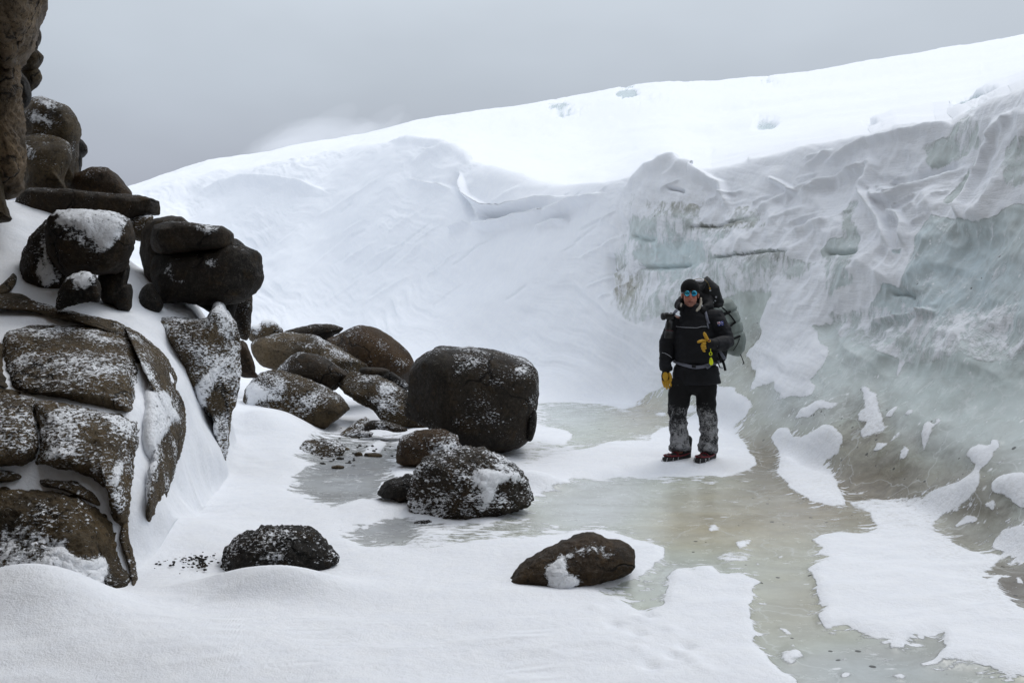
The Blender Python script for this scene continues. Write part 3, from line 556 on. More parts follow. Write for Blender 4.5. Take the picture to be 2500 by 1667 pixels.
V2 = P3+N0*disp[:, None]; V2_BARE = V2.copy()
# drifts heaped on the floor beside rocks (px, py, rx m, ry m, height m)
for px_, py_, rx, ry_, hh in ((700, 1462, .42, .16, .09), (620, 1470, .4, .14, .06), (1355, 1375, .25, .25, .05), (1420, 1420, .2, .12, .06), (1300, 1195, .28, .2, .12), (860, 1240, .5, .3, .06), (1140, 1330, .7, .3, .04), (10, 1540, .50, .34, .25), (150, 1545, .35, .26, .08),
                              (420, 1330, .4, .4, .12), (620, 1080, .7, .6, .16), (760, 1040, .4, .5, .10), (905, 1010, .4, .5, .08), (300, 1620, .9, .4, .10), (1690, 1140, .55, .35, .03), (1612, 1155, .10, .16, -.022), (1655, 1165, .12, .14, -.02), (1700, 1150, .10, .2, -.015), (1640, 1150, .09, .1, .015), (1760, 1155, .1, .2, -.02), (1570, 1165, .12, .2, -.018), (1520, 1150, .1, .2, -.018), (1470, 1168, .12, .2, -.018))+tuple((1500+70*math.sin(k*2.3)+12*k, 1470+13*k, .045, .06, (-.022 if k % 2 else .012)) for k in range(15)):
    c = P(px_, py_, floor_depth(py_)); g = np.exp(-((V2[:, 0]-c[0])/rx)**2-((V2[:, 1]-c[1])/ry_)**2)
    V2[:, 2] += hh*g*(t_ < FOOT_I)
V2 = V2.reshape(NR, NC, 3)
N2 = grid_normals(V2).reshape(-1, 3); V2 = V2.reshape(-1, 3)
if N2[NC*20+600, 2] < 0: N2 = -N2
ATT = {'snow': np.clip(S*2-1, -1, 1), 'tint': tint, 'dirt': np.clip(dirt, 0, 1), 'streak': STK, 'dust': DUST*(1-.75*inwall)}
ri = [0, int(np.searchsorted(rows_t, FOOT_I)), int(np.searchsorted(rows_t, RIM_I+0.5)), NR-1]
for nm, a, b in (('ground', ri[0], ri[1]), ('ice_wall', ri[1], ri[2]), ('snow_hill', ri[2], ri[3])):
    r = np.arange(a, b+1); nr = len(r); sl = slice(a*NC, (b+1)*NC)
    i = (np.arange(nr-1)[:, None]*NC+np.arange(NC-1)[None]).ravel()
    quads = np.stack([i, i+1, i+NC+1, i+NC], 1)
    me = mesh_arrays(nm, V2[sl], quads, {k: v[sl] for k, v in ATT.items()})
    me.normals_split_custom_set_from_vertices(N2[sl].astype(np.float32))
    tag(link(nm, me, GROUND_MAT), kind='structure')
# the snow goes on behind and beside the viewer
g = 400.0; yb = 0.95
me = mesh_arrays('snow_field', [(-g, -g, -.03), (g, -g, -.03), (g, g*2, -3.0), (-g, g*2, -3.0)], [(0, 1, 2, 3)], {'snow': np.ones(4), 'tint': np.tile(lin((190, 200, 198)), (4, 1)), 'dirt': np.zeros(4), 'streak': np.zeros(4), 'dust': np.zeros(4)})
tag(link('snow_field', me, GROUND_MAT), kind='structure')
# ------------------------------------------------------------------ boulders: traced outline, own depth, full thickness
def smooth_loop(pts, n):
    p = np.array(pts, float); k = len(p)
    # Catmull-Rom (centripetal-ish by light tension) resampled by arc length
    out = []
    for i in range(k):
        p0, p1, p2, p3 = p[i-1], p[i], p[(i+1) % k], p[(i+2) % k]
        t = np.linspace(0, 1, 12, endpoint=False)[:, None]
        m1, m2 = (p2-p0)*0.42, (p3-p1)*0.42
        out.append((2*t**3-3*t**2+1)*p1+(t**3-2*t**2+t)*m1+(-2*t**3+3*t**2)*p2+(t**3-t**2)*m2)
    q = np.concatenate(out); q = np.concatenate([q, q[:1]])
    s = np.concatenate([[0], np.cumsum(np.hypot(*np.diff(q, axis=0).T))])
    u = np.linspace(0, s[-1], n, endpoint=False)
    return np.stack([np.interp(u, s, q[:, 0]), np.interp(u, s, q[:, 1])], 1)
def area_centroid(p):
    x, y = p[:, 0], p[:, 1]; x2, y2 = np.roll(x, -1), np.roll(y, -1); c = x*y2-x2*y; A = c.sum()/2
    return np.array([((x+x2)*c).sum(), ((y+y2)*c).sum()])/(6*A), abs(A)
TONES = {'dark': (50, 41, 31), 'grey': (90, 77, 57), 'brown': (66, 48, 28), 'cliff': (118, 101, 80), 'olive': (76, 63, 42), 'black': (31, 28, 25)}
ROCK_N = [0]
def rock_mesh(name, pts, D, front=None, back=None, c=None, p=2.6, q=2.0, lean=0.0, rough=1.0, pit=0.0, tone='dark', flecks=0.3, up=0.35, up_t=0.75, snow=(), facets=(), conform=None, bare=(), chips=9):
    """pts: outline in photo pixels at depth D (metres). front/back: bulge towards/away from the viewer in metres."""
    ROCK_N[0] += 1; seed = ROCK_N[0]*13.7
    src = np.array(pts, float); per = np.hypot(*np.diff(np.vstack([src, src[:1]]), axis=0).T).sum()
    na = int(np.clip(per/4.0, 36, 260)); lo = smooth_loop(src, na)
    cen, A = area_centroid(lo)
    if c is not None: cen = np.array(c, float)
    size = math.sqrt(A)/F*D
    front = size*0.55 if front is None else front; back = size*0.6 if back is None else back
    nrf = int(np.clip(math.sqrt(A)/2/3.6, 10, 70)); nrb = max(6, nrf//3)
    ph = np.linspace(0, 1, nrf+1)[1:]; rf = np.sin(ph*math.pi/2)**0.9          # 1 = silhouette
    rb = np.sin(np.linspace(1, 0, nrb+1)[1:-1]*math.pi/2)
    view = np.array([(cen[0]-1250)/F, 1.0, 0.0]); view /= np.linalg.norm(view)
    rings = np.concatenate([rf, rb]); sgn = np.concatenate([np.ones(len(rf)), -np.ones(len(rb))])
    d2 = cen+(lo[None]-cen)*rings[:, None, None]                                    # (R, na, 2)
    off = np.where(sgn > 0, front, -back)[:, None]*np.clip(1-rings**p, 0, 1)[:, None]**(1/q)
    off = np.repeat(off, na, 1)
    hw = max(np.ptp(lo[:, 0]), 1)/2; hh = max(np.ptp(lo[:, 1]), 1)/2; mx_, my_ = (lo[:, 0].max()+lo[:, 0].min())/2, (lo[:, 1].max()+lo[:, 1].min())/2
    uu = (d2[..., 0]-mx_)/hw; vv = (my_-d2[..., 1])/hh
    for a, b, cc in facets:                                                        # flat faces cut into the front
        f = front*(cc+a*uu+b*vv); k = 0.12*front
        hmix = np.clip(0.5+0.5*(f-off)/k, 0, 1); cutv = f*(1-hmix)+off*hmix-k*hmix*(1-hmix)
        off = np.where(sgn[:, None] > 0, np.minimum(off, cutv), off)
    X = (d2[..., 0]-1250)/F*D; Z = H-(d2[..., 1]-HY)/F*D; Y = np.full_like(X, D)
    Vr = np.stack([X, Y, Z], -1)-view*off[..., None]
    if conform is not None:                       # a face of the jointed outcrop: follows the slope it is part of, edges sunk in the snow
        Dm = ramp_depth(d2[..., 0].ravel(), d2[..., 1].ravel()).reshape(X.shape)+conform-off
        Vr = np.stack([(d2[..., 0]-1250)/F*Dm, Dm, H-(d2[..., 1]-HY)/F*Dm], -1)
        D = float(ramp_depth(cen[:1], cen[1:])[0])+conform; lean = 0
    z0 = Z.min(); Vr += view*((Z-z0)*lean)[..., None]
    cf = np.array([[(cen[0]-1250)/F*D, D, H-(cen[1]-HY)/F*D]]); lz = (cf[0, 2]-z0)*lean
    pf = cf-view*front+view*lz; pb = cf+view*back+view*lz
    if facets:
        o = front
        for a, b, cc in facets: o = min(o, front*(cc+a*(cen[0]-mx_)/hw+b*(my_-cen[1])/hh))
        pf = cf-view*o+view*lz
    vs_ = np.concatenate([Vr.reshape(-1, 3), pf, pb]); R = len(rings); ip, ib = len(vs_)-2, len(vs_)-1
    i = np.arange(R-1)[:, None]*na; j = np.arange(na)[None]; j2 = (j+1) % na
    quads = np.stack([i+j, i+na+j, i+na+j2, i+j2], -1).reshape(-1, 4)
    jj = np.arange(na); jn = (jj+1) % na
    tris = np.concatenate([np.stack([np.full(na, ip), jj, jn], 1), np.stack([np.full(na, ib), (R-1)*na+jn, (R-1)*na+jj], 1)])
    def normals(v):
        n = np.zeros_like(v)
        for f in (quads[:, [0, 1, 2]], quads[:, [0, 2, 3]], tris):
            fn = np.cross(v[f[:, 1]]-v[f[:, 0]], v[f[:, 2]]-v[f[:, 0]])
            for k in range(3): np.add.at(n, f[:, k], fn)
        return n/(np.linalg.norm(n, axis=1, keepdims=True)+1e-12)
    n = normals(vs_)
    if ((vs_[ip]-vs_[ib])*n[ip]).sum() < 0:
        quads = quads[:, ::-1]; tris = tris[:, ::-1]; n = -n
    s = max(size, 0.05)
    if conform is None and chips:
        rc = np.random.default_rng(int(seed*10)); cc_ = vs_.mean(0)
        for _ in range(chips):
            nn_ = rc.normal(size=3); nn_ /= np.linalg.norm(nn_); d_ = (vs_-cc_) @ nn_; lim = d_.max()*rc.uniform(.88, .97)
            vs_ = vs_-nn_*(np.maximum(d_-lim, 0)*.85)[:, None]
        n = normals(vs_)
    dsp = rough*s*(0.050*fbm(vs_/s*1.9+seed, 4)+0.016*fbm(vs_/s*7+seed, 3)+0.010*ridged(vs_*9+seed, 3)*min(1, s/0.4))
    if pit: dsp += pit*(0.012*ridged(vs_*16+seed, 3)+0.010*fbm(vs_*30+seed, 3))*min(1.0, s*2.5)
    vs_ = vs_+n*dsp[:, None]; n = normals(vs_)
    qx, qy = project(vs_)
    S = (n[:, 2]-up_t)*2.2*up-0.72+up*0.25
    S = np.minimum(S, 0.9)
    jx = qx+10*fbm(vs_*6+seed, 3); jy = qy+8*fbm(vs_*6+seed+50, 3)
    frontv = np.zeros(len(vs_), bool); frontv[:len(rf)*na] = True; frontv[ip] = True
    fl = np.full(len(vs_), float(flecks)*1.16)*(0.75+0.5*np.clip(n[:, 2]+0.3, -0.2, 0.8))*(1+0.45*fbm(vs_*2.5+seed, 3))
    if len(snow) or len(bare):
        x0, y0, x1, y1 = qx.min(), qy.min(), qx.max(), qy.max()
        for val, pol in list(snow)+[(-1.2, b) for b in bare]:
            fld = np.zeros((GH, GW), np.float32); poly_fill(fld, pol, 1.0)
            w = lookup(blur_local(fld, pol), jx, jy)*frontv
            S = S*(1-w)+(val*.72 if val > 0 else val)*w
            if val < 0: fl = fl*(1-0.8*w)
    vs_ = vs_+n*(0.022*sstep(.15, .75, S)*min(1, s/.35))[:, None]             # packed snow has thickness
    tone_c = lin(TONES[tone]) if isinstance(tone, str) else lin(tone)
    tc_ = np.tile(tone_c, (len(vs_), 1))*(1+0.25*fbm(vs_*3+seed, 3))[:, None]
    org = np.array([vs_[:, 0].mean(), vs_[:, 1].mean(), vs_[:, 2].min()])
    me = mesh_arrays(name, vs_-org, quads, {'snow': np.clip(S, -1.2, 1), 'flecks': np.clip(fl, 0, 1.2), 'tone': np.clip(tc_, 0, 1)}, tris=tris)
    return me, org
_V2 = V2_BARE.reshape(NR, NC, 3); _r0, _r1 = int(np.searchsorted(rows_t, 2.6)), int(np.searchsorted(rows_t, 7.9))
_bx = np.arange(-300, 700, 4.0); _by = np.arange(500, 1800, 3.0); _bd = np.zeros((len(_by), len(_bx)))
for _i, _x in enumerate(_bx):
    _c = int(np.argmin(np.abs(cols-_x))); _v = _V2[_r0:_r1, _c]; _py = HY-(_v[:, 2]-H)/_v[:, 1]*F; _py = np.minimum.accumulate(_py)
    _bd[:, _i] = np.interp(_by, _py[::-1], _v[::-1, 1])
_bd = _bd*.5+.5*(np.roll(_bd, 1, 1)+np.roll(_bd, -1, 1))/2; _bd[:, 0] = _bd[:, 1]; _bd[:, -1] = _bd[:, -2]
def ramp_depth(px, py):
    x = np.clip((px-_bx[0])/4.0, 0, len(_bx)-1.001); y = np.clip((py-_by[0])/3.0, 0, len(_by)-1.001); i = x.astype(int); j = y.astype(int); a = x-i; b = y-j
    return _bd[j, i]*(1-a)*(1-b)+_bd[j, i+1]*a*(1-b)+_bd[j+1, i]*(1-a)*b+_bd[j+1, i+1]*a*b
def blur_local(fld, pol):
    p = np.array(pol); x0 = int(max(0, (p[:, 0].min()-GX0)/GS-20)); x1 = int(min(GW, (p[:, 0].max()-GX0)/GS+20)); y0 = int(max(0, (p[:, 1].min()-GY0)/GS-20)); y1 = int(min(GH, (p[:, 1].max()-GY0)/GS+20))
    if x1 > x0 and y1 > y0: fld[y0:y1, x0:x1] = blur(fld[y0:y1, x0:x1], 4)
    return fld
def boulder(label, pts, D, name='boulder', cat='boulder', parent=None, **k):
    me, org = rock_mesh(name, pts, D, **k)
    o = link(name, me, ROCK_MAT); o.location = org
    if parent is not None:
        o.parent = parent; o.location = Vector(org)-parent.location
        if label: o['label'] = label
    else: tag(o, label, cat, 'granite boulders and blocks lying about the moat')
    return o
def empty(name, loc):
    o = bpy.data.objects.new(name, None); o.location = loc; COL.objects.link(o); o.empty_display_size = 0.1; return o

# --- the cliff at the frame's edge
cliff = empty('rock_cliff', tuple(P(-150, 1200, 9.3)[:2])+(0.6,)); tag(cliff, 'tall brown overhanging granite cliff beyond the snow-topped boulders', 'cliff')
boulder('overhanging upper cliff block', C('c2', [(-700, -500), (-200, -620), (340, -560), (318, -200), (300, 0), (290, 25), (270, 70), (250, 140), (235, 190), (215, 260), (190, 330), (150, 390), (105, 425), (70, 462), (40, 475), (30, 400), (10, 350), (-60, 330), (-700, 340)]), 9.0,
        name='rock_block', parent=cliff, tone='cliff', flecks=.3, up=0, pit=1.5, p=3.4, q=2.4, front=.9, back=1.4, c=C('c2', [(-60, 60)])[0], rough=1.3, lean=-.12)
boulder('lower cliff column', C('c2', [(-500, 300), (-30, 320), (20, 340), (45, 440), (110, 428), (120, 560), (135, 720), (138, 930), (128, 1180), (115, 1290), (70, 1320), (10, 1310), (-500, 1330)]), 9.3, name='rock_block', parent=cliff, tone=(112, 94, 72), flecks=.2, pit=1.5, up=0, p=3, front=.55, back=1.2,
        c=C('c2', [(-60, 800)])[0], rough=1.2)
boulder('cliff foot', C('c2', [(-500, 1000), (0, 1060), (14, 1200), (24, 1310), (42, 1400), (60, 1480), (30, 1510), (-500, 1540)]), 9.1, name='rock_block', parent=cliff, tone='olive', flecks=.2, up=0, front=.4, back=.9)
for lab, pts, D, tn in (('small topmost knob', [(240, 175), (265, 195), (282, 235), (280, 275), (262, 300), (255, 335), (225, 335), (190, 300), (180, 240), (205, 190)], 11.0, 'dark'), ('pointed knob', [(195, 318), (250, 345), (285, 375), (300, 395), (285, 430), (255, 470), (215, 505), (150, 505), (100, 480), (95, 400), (150, 340)], 10.8, 'olive'),
                        ('brown lowest knob', [(140, 480), (245, 480), (275, 490), (288, 540), (270, 575), (230, 605), (205, 625), (170, 600), (120, 560)], 10.9, 'olive'), ('dark hanging knob', [(100, 470), (165, 520), (200, 580), (213, 640), (212, 690), (185, 725), (160, 740), (145, 770), (110, 700), (90, 600)], 10.4, 'black')):
    boulder(lab, C('c2', pts), D, name='rock_knob', parent=cliff, tone=tn, flecks=.12, up=.2, front=.25, back=.4)

# --- stacked boulders above the outcrop
B = boulder
B('big rounded grey boulder with snow patches, behind the long flat slab', C('c2', [(120, 800), (160, 730), (205, 670), (280, 658), (340, 680), (400, 700), (450, 725), (490, 770), (515, 820), (530, 870), (538, 930), (530, 1010), (522, 1150), (517, 1250), (510, 1330), (300, 1340), (110, 1330), (110, 1000)]), 12.2, tone='olive', flecks=.34, up=.5,
  c=C('c2', [(330, 980)])[0], p=3, front=.75, back=.9, snow=[(.8, C('c2', [(190, 660), (280, 660), (400, 705), (415, 720), (360, 740), (400, 765), (340, 745), (260, 715)])), (.8, C('c2', [(150, 780), (200, 730), (260, 765), (380, 805), (480, 850), (300, 860), (190, 835)]))])
B('sloping speckled block leaning under the big rounded boulder', C('c2', [(110, 960), (170, 920), (260, 905), (370, 910), (450, 940), (485, 980), (497, 1060), (485, 1120), (455, 1190), (440, 1250), (450, 1330), (250, 1335), (140, 1300), (110, 1150)]), 11.4, tone='olive', flecks=.42, up=.3, c=C('c2', [(330, 1180)])[0], p=2.6, front=.5, back=.6, lean=.35,
  snow=[(.75, C('c2', [(125, 970), (170, 965), (230, 1040), (300, 1110), (250, 1100), (130, 1060)])), (.7, C('c2', [(290, 1160), (360, 1150), (430, 1170), (400, 1195), (330, 1195)])), (.6, C('c2', [(240, 975), (330, 980), (370, 1005), (300, 1000)]))], bare=[C('c2', [(150, 1110), (450, 1200), (440, 1320), (200, 1320)])])
B('thin dark jagged rock edge beside the big rounded boulder', C('c2', [(500, 820), (545, 850), (552, 920), (548, 950), (570, 965), (600, 1010), (603, 1040), (580, 1065), (560, 1080), (558, 1140), (545, 1185), (505, 1200), (495, 1000)]), 12.5, tone='black', flecks=.3, up=.2, front=.25, back=.4)
B('dark brown domed boulder behind the end of the long flat slab', C('c2', [(500, 1200), (560, 1170), (610, 1150), (670, 1138), (730, 1145), (780, 1175), (830, 1220), (860, 1260), (885, 1300), (900, 1360), (700, 1400), (500, 1380)]), 11.9, tone='brown', flecks=.28, up=.35, c=C('c2', [(760, 1330)])[0], snow=[(.5, C('c2', [(520, 1215), (640, 1210), (700, 1240), (720, 1290), (690, 1260), (600, 1220), (530, 1260)]))])
B('long flat dark slab lying level across the boulder pile', C('c2', [(110, 1400), (125, 1330), (150, 1305), (230, 1300), (400, 1300), (600, 1315), (740, 1325), (870, 1345), (1000, 1360), (1060, 1372), (1088, 1385), (1094, 1435), (1100, 1450), (1085, 1468), (1000, 1475), (890, 1502), (780, 1480), (600, 1490), (430, 1495), (300, 1495), (200, 1475), (130, 1445)]), 10.6,
  tone='dark', flecks=.3, up=.5, p=4, q=3, front=.35, back=.6, c=C('c2', [(600, 1410)])[0], snow=[(.7, C('c2', [(205, 1350), (240, 1338), (285, 1355), (270, 1380), (220, 1380)]))])
B('rounded boulder capped with snow on the ledge', C('c3', [(350, 180), (380, 140), (450, 120), (600, 118), (780, 130), (900, 150), (955, 180), (985, 240), (995, 300), (985, 380), (960, 430), (940, 480), (905, 545), (800, 575), (700, 590), (560, 580), (480, 570), (420, 520), (370, 450), (345, 380), (340, 290)]), 8.7, tone='dark', flecks=.3, up=.9, up_t=.55,
  p=3.4, q=2.4, c=C('c3', [(650, 400)])[0], front=.42, back=.5, pit=.6, snow=[(1., C('c3', [(380, 160), (450, 125), (600, 118), (780, 135), (890, 170), (920, 240), (900, 300), (800, 420), (760, 430), (680, 330), (560, 240), (450, 215), (390, 240)])), (.25, C('c3', [(450, 230), (560, 240), (700, 340), (820, 430), (700, 440), (560, 380), (420, 300)]))], bare=[C('c3', [(820, 440), (985, 250), (985, 380), (920, 540), (760, 560)])])
B('snow-plastered dark boulder behind the snow-capped one', C('c3', [(345, 175), (290, 200), (240, 260), (200, 350), (165, 440), (157, 540), (165, 650), (200, 710), (280, 760), (340, 780), (430, 770), (520, 660), (520, 560), (470, 300)]), 9.1, tone='dark', flecks=.45, up=.6, up_t=.6, pit=.6, front=.4, snow=[(.75, C('c3', [(300, 230), (350, 230), (380, 480), (480, 560), (460, 640), (330, 700), (230, 560), (290, 420)]))])
B('small snow-dusted stone below the snow-capped boulder', C('c3', [(420, 800), (440, 690), (480, 610), (540, 575), (620, 560), (700, 575), (735, 620), (742, 700), (735, 770), (640, 770), (520, 800), (450, 825)]), 8.1, tone='black', flecks=.5, up=.9, up_t=.5, pit=1.0, front=.2, snow=[(.85, C('c3', [(520, 590), (620, 565), (690, 600), (680, 680), (600, 720), (540, 690)]))])
B('dark block wedged under the snow-capped boulder', C('c3', [(720, 575), (800, 560), (915, 530), (945, 500), (948, 560), (935, 640), (968, 660), (972, 820), (880, 865), (830, 805), (750, 775), (735, 700)]), 8.9, tone='black', flecks=.15, up=.3, front=.2, p=3.2)
B('flat-topped dark slab topping the right-hand stack', C('c3', [(1130, 230), (1150, 200), (1200, 180), (1300, 185), (1420, 195), (1560, 220), (1660, 225), (1700, 245), (1720, 290), (1720, 350), (1690, 385), (1560, 392), (1400, 408), (1250, 424), (1150, 415), (1115, 370), (1112, 300)]), 9.7, tone=(50, 42, 34), flecks=.16, up=.5, p=4, q=3, front=.32, back=.5, c=C('c3', [(1400, 320)])[0],
  snow=[(.75, C('c3', [(1190, 183), (1300, 186), (1400, 200), (1560, 222), (1660, 262), (1600, 290), (1480, 290), (1410, 240), (1330, 200), (1220, 200)]))], bare=[C('c3', [(1120, 230), (1380, 230), (1500, 310), (1700, 300), (1700, 380), (1200, 420), (1120, 380)])])
B('tall narrow dark block standing behind the stacked slabs', C('c3', [(1035, 330), (1045, 250), (1080, 180), (1130, 142), (1200, 130), (1300, 150), (1420, 190), (1380, 420), (1260, 780), (1130, 800), (1105, 690), (1060, 560), (1035, 420)]), 10.1, tone='dark', flecks=.16, up=.2, p=3, front=.3, back=.5)
B('pale speckled stone tucked behind the tall narrow block', C('c3', [(940, 200), (960, 165), (1010, 145), (1080, 142), (1130, 150), (1100, 300), (1060, 330), (985, 310)]), 10.5, tone='grey', flecks=.6, up=.7, up_t=.5, front=.2)
B('big dark boulder with snow streaks carrying the flat slab', C('c3', [(1130, 440), (1250, 410), (1400, 395), (1600, 385), (1720, 320), (1800, 370), (1860, 400), (1900, 430), (1925, 490), (1930, 580), (1925, 660), (1890, 710), (1850, 735), (1780, 762), (1720, 782), (1600, 795), (1450, 795), (1330, 770), (1230, 790), (1150, 800), (1120, 700), (1105, 560)]), 9.9,
  tone=(48, 42, 36), flecks=.17, up=.4, up_t=.8, p=3.6, q=2.6, c=C('c3', [(1500, 590)])[0], front=.5, back=.6, facets=[(-.9, 0.0, 1.35)], snow=[(.7, C('c3', [(1190, 500), (1240, 480), (1300, 580), (1420, 640), (1440, 670), (1330, 650), (1250, 600)])), (.75, C('c3', [(1440, 480), (1540, 455), (1640, 465), (1640, 500), (1560, 540), (1500, 500)])), (.7, C('c3', [(1670, 430), (1760, 430), (1840, 460), (1740, 465)])), (.7, C('c3', [(1700, 370), (1740, 360), (1810, 410), (1740, 400)])), (.7, C('c3', [(1440, 700), (1540, 695), (1600, 705), (1540, 720)])), (.6, C('c3', [(1470, 660), (1510, 655), (1500, 685)]))])
B('shadowed dark stone propping the big streaked boulder', C('c3', [(1420, 770), (1600, 780), (1745, 765), (1735, 830), (1715, 895), (1650, 900), (1560, 860)]), 10.0, tone='black', flecks=.1, up=0, front=.1, back=.3)  # black tone stands in for the shade of the recess
B('upright rock post at the end of the big streaked boulder', C('c3', [(1735, 770), (1780, 745), (1855, 730), (1858, 830), (1848, 900), (1842, 1000), (1815, 1062), (1770, 1045), (1740, 960), (1700, 890)]), 10.5, tone='dark', flecks=.45, up=.2, front=.18, back=.3)
B('low dark stone in the gap between the two stacks', C('c3', [(1015, 870), (1008, 800), (1030, 700), (1070, 650), (1115, 645), (1200, 790), (1160, 860), (1060, 880)]), 9.4, tone='black', flecks=.2, up=.3, front=.15)

# --- the jointed outcrop
oc = empty('rock_outcrop', tuple(P(200, 1450, 5.9)[:2])+(0.0,)); tag(oc, 'wide jointed granite outcrop with snow-filled cracks below the boulder stacks', 'rock outcrop')
def blk(label, k, pts, D, **kw): return boulder(label, C(k, pts), D, name='rock_block', parent=oc, **kw)
blk('sheer right-hand buttress', 's', [(386, 785), (415, 778), (464, 782), (505, 776), (527, 745), (544, 745), (564, 770), (579, 790), (586, 812), (588, 845), (586, 911), (580, 951), (576, 980), (569, 1000), (562, 1043), (557, 1100), (551, 1124), (538, 1112), (526, 1045), (505, 1010), (470, 970), (440, 925), (421, 860)], 8.95, lean=.28, c=(510, 900), p=3.6, front=.5, chips=0, back=.8, tone='grey', flecks=.8, up=.1, pit=.6,
    facets=[(-.8, 0, 1.0)], snow=[(.9, C('c3', [(1720, 1130), (1735, 1180), (1650, 1290), (1560, 1400), (1500, 1568), (1440, 1568), (1430, 1400), (1520, 1270), (1640, 1180)])), (.8, C('c4', [(1340, 90), (1440, 60), (1480, 110), (1400, 200), (1410, 310), (1480, 330), (1500, 450), (1480, 560), (1400, 560), (1350, 400)])), (.45, C('c3', [(1540, 880), (1640, 850), (1740, 960), (1740, 1100), (1640, 1060), (1600, 950)]))])
CF = dict(p=5.5, q=2.2, conform=.03, pit=.6, rough=.75)
def cblk(label, pts, **kw):
    k = dict(CF); k.update(kw); return boulder(label, pts, 7.0, name='rock_block', parent=oc, **k)
L5 = lambda pts: [(x/1.537, 480+y/1.537) for x, y in pts]
cblk('low ledge under the snow-capped boulder', L5([(-120, 372), (60, 362), (140, 395), (230, 420), (330, 448), (430, 468), (520, 508), (575, 555), (520, 530), (440, 488), (310, 480), (200, 452), (100, 425), (-120, 412)]), front=.2, conform=.02, p=3, back=.3, tone='grey', flecks=.55, up=0)
cblk('stone tip in the upper snow', C('c3', [(-60, 700), (20, 640), (70, 590), (98, 562), (125, 600), (100, 670), (40, 720), (-60, 740)]), front=.16, p=3, back=.3, tone='grey', flecks=.4, up=0)
cblk('rounded right rib', L5([(470, 492), (530, 515), (602, 580), (652, 660), (690, 745), (700, 800), (698, 880), (682, 950), (655, 1020), (628, 1100), (600, 1170), (560, 1225), (545, 1200), (558, 1110), (575, 1030), (550, 950), (545, 860), (548, 760), (552, 690), (545, 620), (520, 550)]),
     front=.40, conform=-.08, back=.6, p=3.2, tone='grey', flecks=.58, up=0, c=C('c4', [(1130, 330)])[0], snow=[(1., C('c4', [(985, 100), (1010, 75), (1040, 130), (1100, 150), (1160, 130), (1190, 260), (1240, 300), (1250, 380), (1200, 380), (1150, 410), (1090, 500), (1095, 600), (1070, 720), (1050, 830), (1000, 950), (900, 900), (930, 400)]))])
cblk('broad upper face', L5([(20, 530), (45, 505), (110, 488), (200, 486), (300, 490), (400, 478), (470, 492), (520, 550), (543, 615), (548, 690), (544, 760), (538, 820), (515, 832), (470, 812), (400, 788), (300, 765), (200, 752), (100, 742), (55, 720), (35, 680), (18, 600)]), front=.27, p=3.6, back=.6, tone='grey', flecks=.6, up=0,
     snow=[(.55, C('c3', [(225, 1250), (330, 1255), (270, 1290), (200, 1330)])), (.45, C('c3', [(980, 1400), (1060, 1350), (1060, 1500), (960, 1568)]))])
cblk('upper face continuing out of frame', [(-260, 800), (-60, 812), (0, 838), (12, 852), (6, 880), (12, 912), (24, 938), (16, 948), (-10, 944), (-260, 950)], front=.13, back=.5, tone='grey', flecks=.45, up=0)
cblk('sliver in the crack', C('c4', [(-40, 135), (60, 138), (120, 152), (148, 168), (130, 182), (60, 180), (-40, 160)]), front=.06, back=.15, tone='grey', flecks=.3, up=0)
cblk('broad lower face', C('c4', [(243, 225), (400, 230), (560, 252), (700, 282), (830, 320), (915, 366), (975, 345), (990, 430), (964, 520), (934, 660), (886, 860), (872, 1000), (847, 1068), (800, 1020), (782, 930), (815, 800), (740, 803), (600, 728), (430, 693), (300, 663), (249, 642), (270, 540), (266, 400), (247, 300)]), front=.27, p=3.6, back=.55, c=C('c4', [(640, 500)])[0], tone='grey', flecks=.64, up=0, pit=1.0,
     snow=[(.8, C('c4', [(850, 560), (890, 600), (850, 720), (800, 850), (700, 800), (740, 700)])), (.35, C('c4', [(560, 650), (700, 700), (720, 790), (600, 720)]))])
cblk('lower face left of the thin crack', C('c4', [(-500, 160), (0, 168), (100, 196), (228, 226), (237, 300), (256, 400), (260, 520), (236, 602), (180, 642), (80, 662), (-500, 680)]), front=.24, p=3.6, back=.5, c=C('c4', [(0, 420)])[0], tone='grey', flecks=.6, up=0, pit=.8)
cblk('thin sliver between the snow bands', C('c4', [(270, 758), (400, 762), (520, 768), (560, 798), (640, 848), (692, 935), (600, 900), (500, 858), (400, 815), (290, 795)]), front=.09, back=.2, tone='grey', flecks=.5, up=0, pit=1)
cblk('dark sliver at the frame edge', C('c4', [(-200, 690), (80, 700), (155, 742), (60, 775), (-200, 770)]), front=.09, back=.2, tone='grey', flecks=.45, up=0)
cblk('front dome sinking into the drift', C('c4', [(-600, 800), (0, 815), (200, 833), (400, 858), (560, 890), (680, 960), (742, 1030), (782, 1120), (802, 1200), (812, 1280), (832, 1380), (862, 1440), (850, 1492), (800, 1512), (760, 1490), (700, 1560), (0, 1640), (-600, 1640)]), p=3.2, front=.30, back=.6, c=C('c4', [(250, 1180)])[0], tone='olive', flecks=.46, up=0, pit=1.3,
     snow=[(1., C('c4', [(-60, 1640), (40, 1510), (120, 1440), (240, 1310), (330, 1200), (420, 1170), (500, 1260), (650, 1300), (720, 1230), (760, 1400), (720, 1480), (760, 1600)])), (.3, C('c4', [(0, 1060), (300, 1100), (480, 1200), (300, 1260), (200, 1380), (40, 1500), (-100, 1500)]))])
cblk('narrow dark rib beside the front dome', C('c4', [(845, 1000), (868, 1010), (874, 1130), (902, 1200), (930, 1320), (936, 1440), (916, 1512), (900, 1465), (880, 1360), (840, 1240), (815, 1150), (830, 1050)]), front=.12, back=.3, tone='grey', flecks=.5, up=0, pit=1)
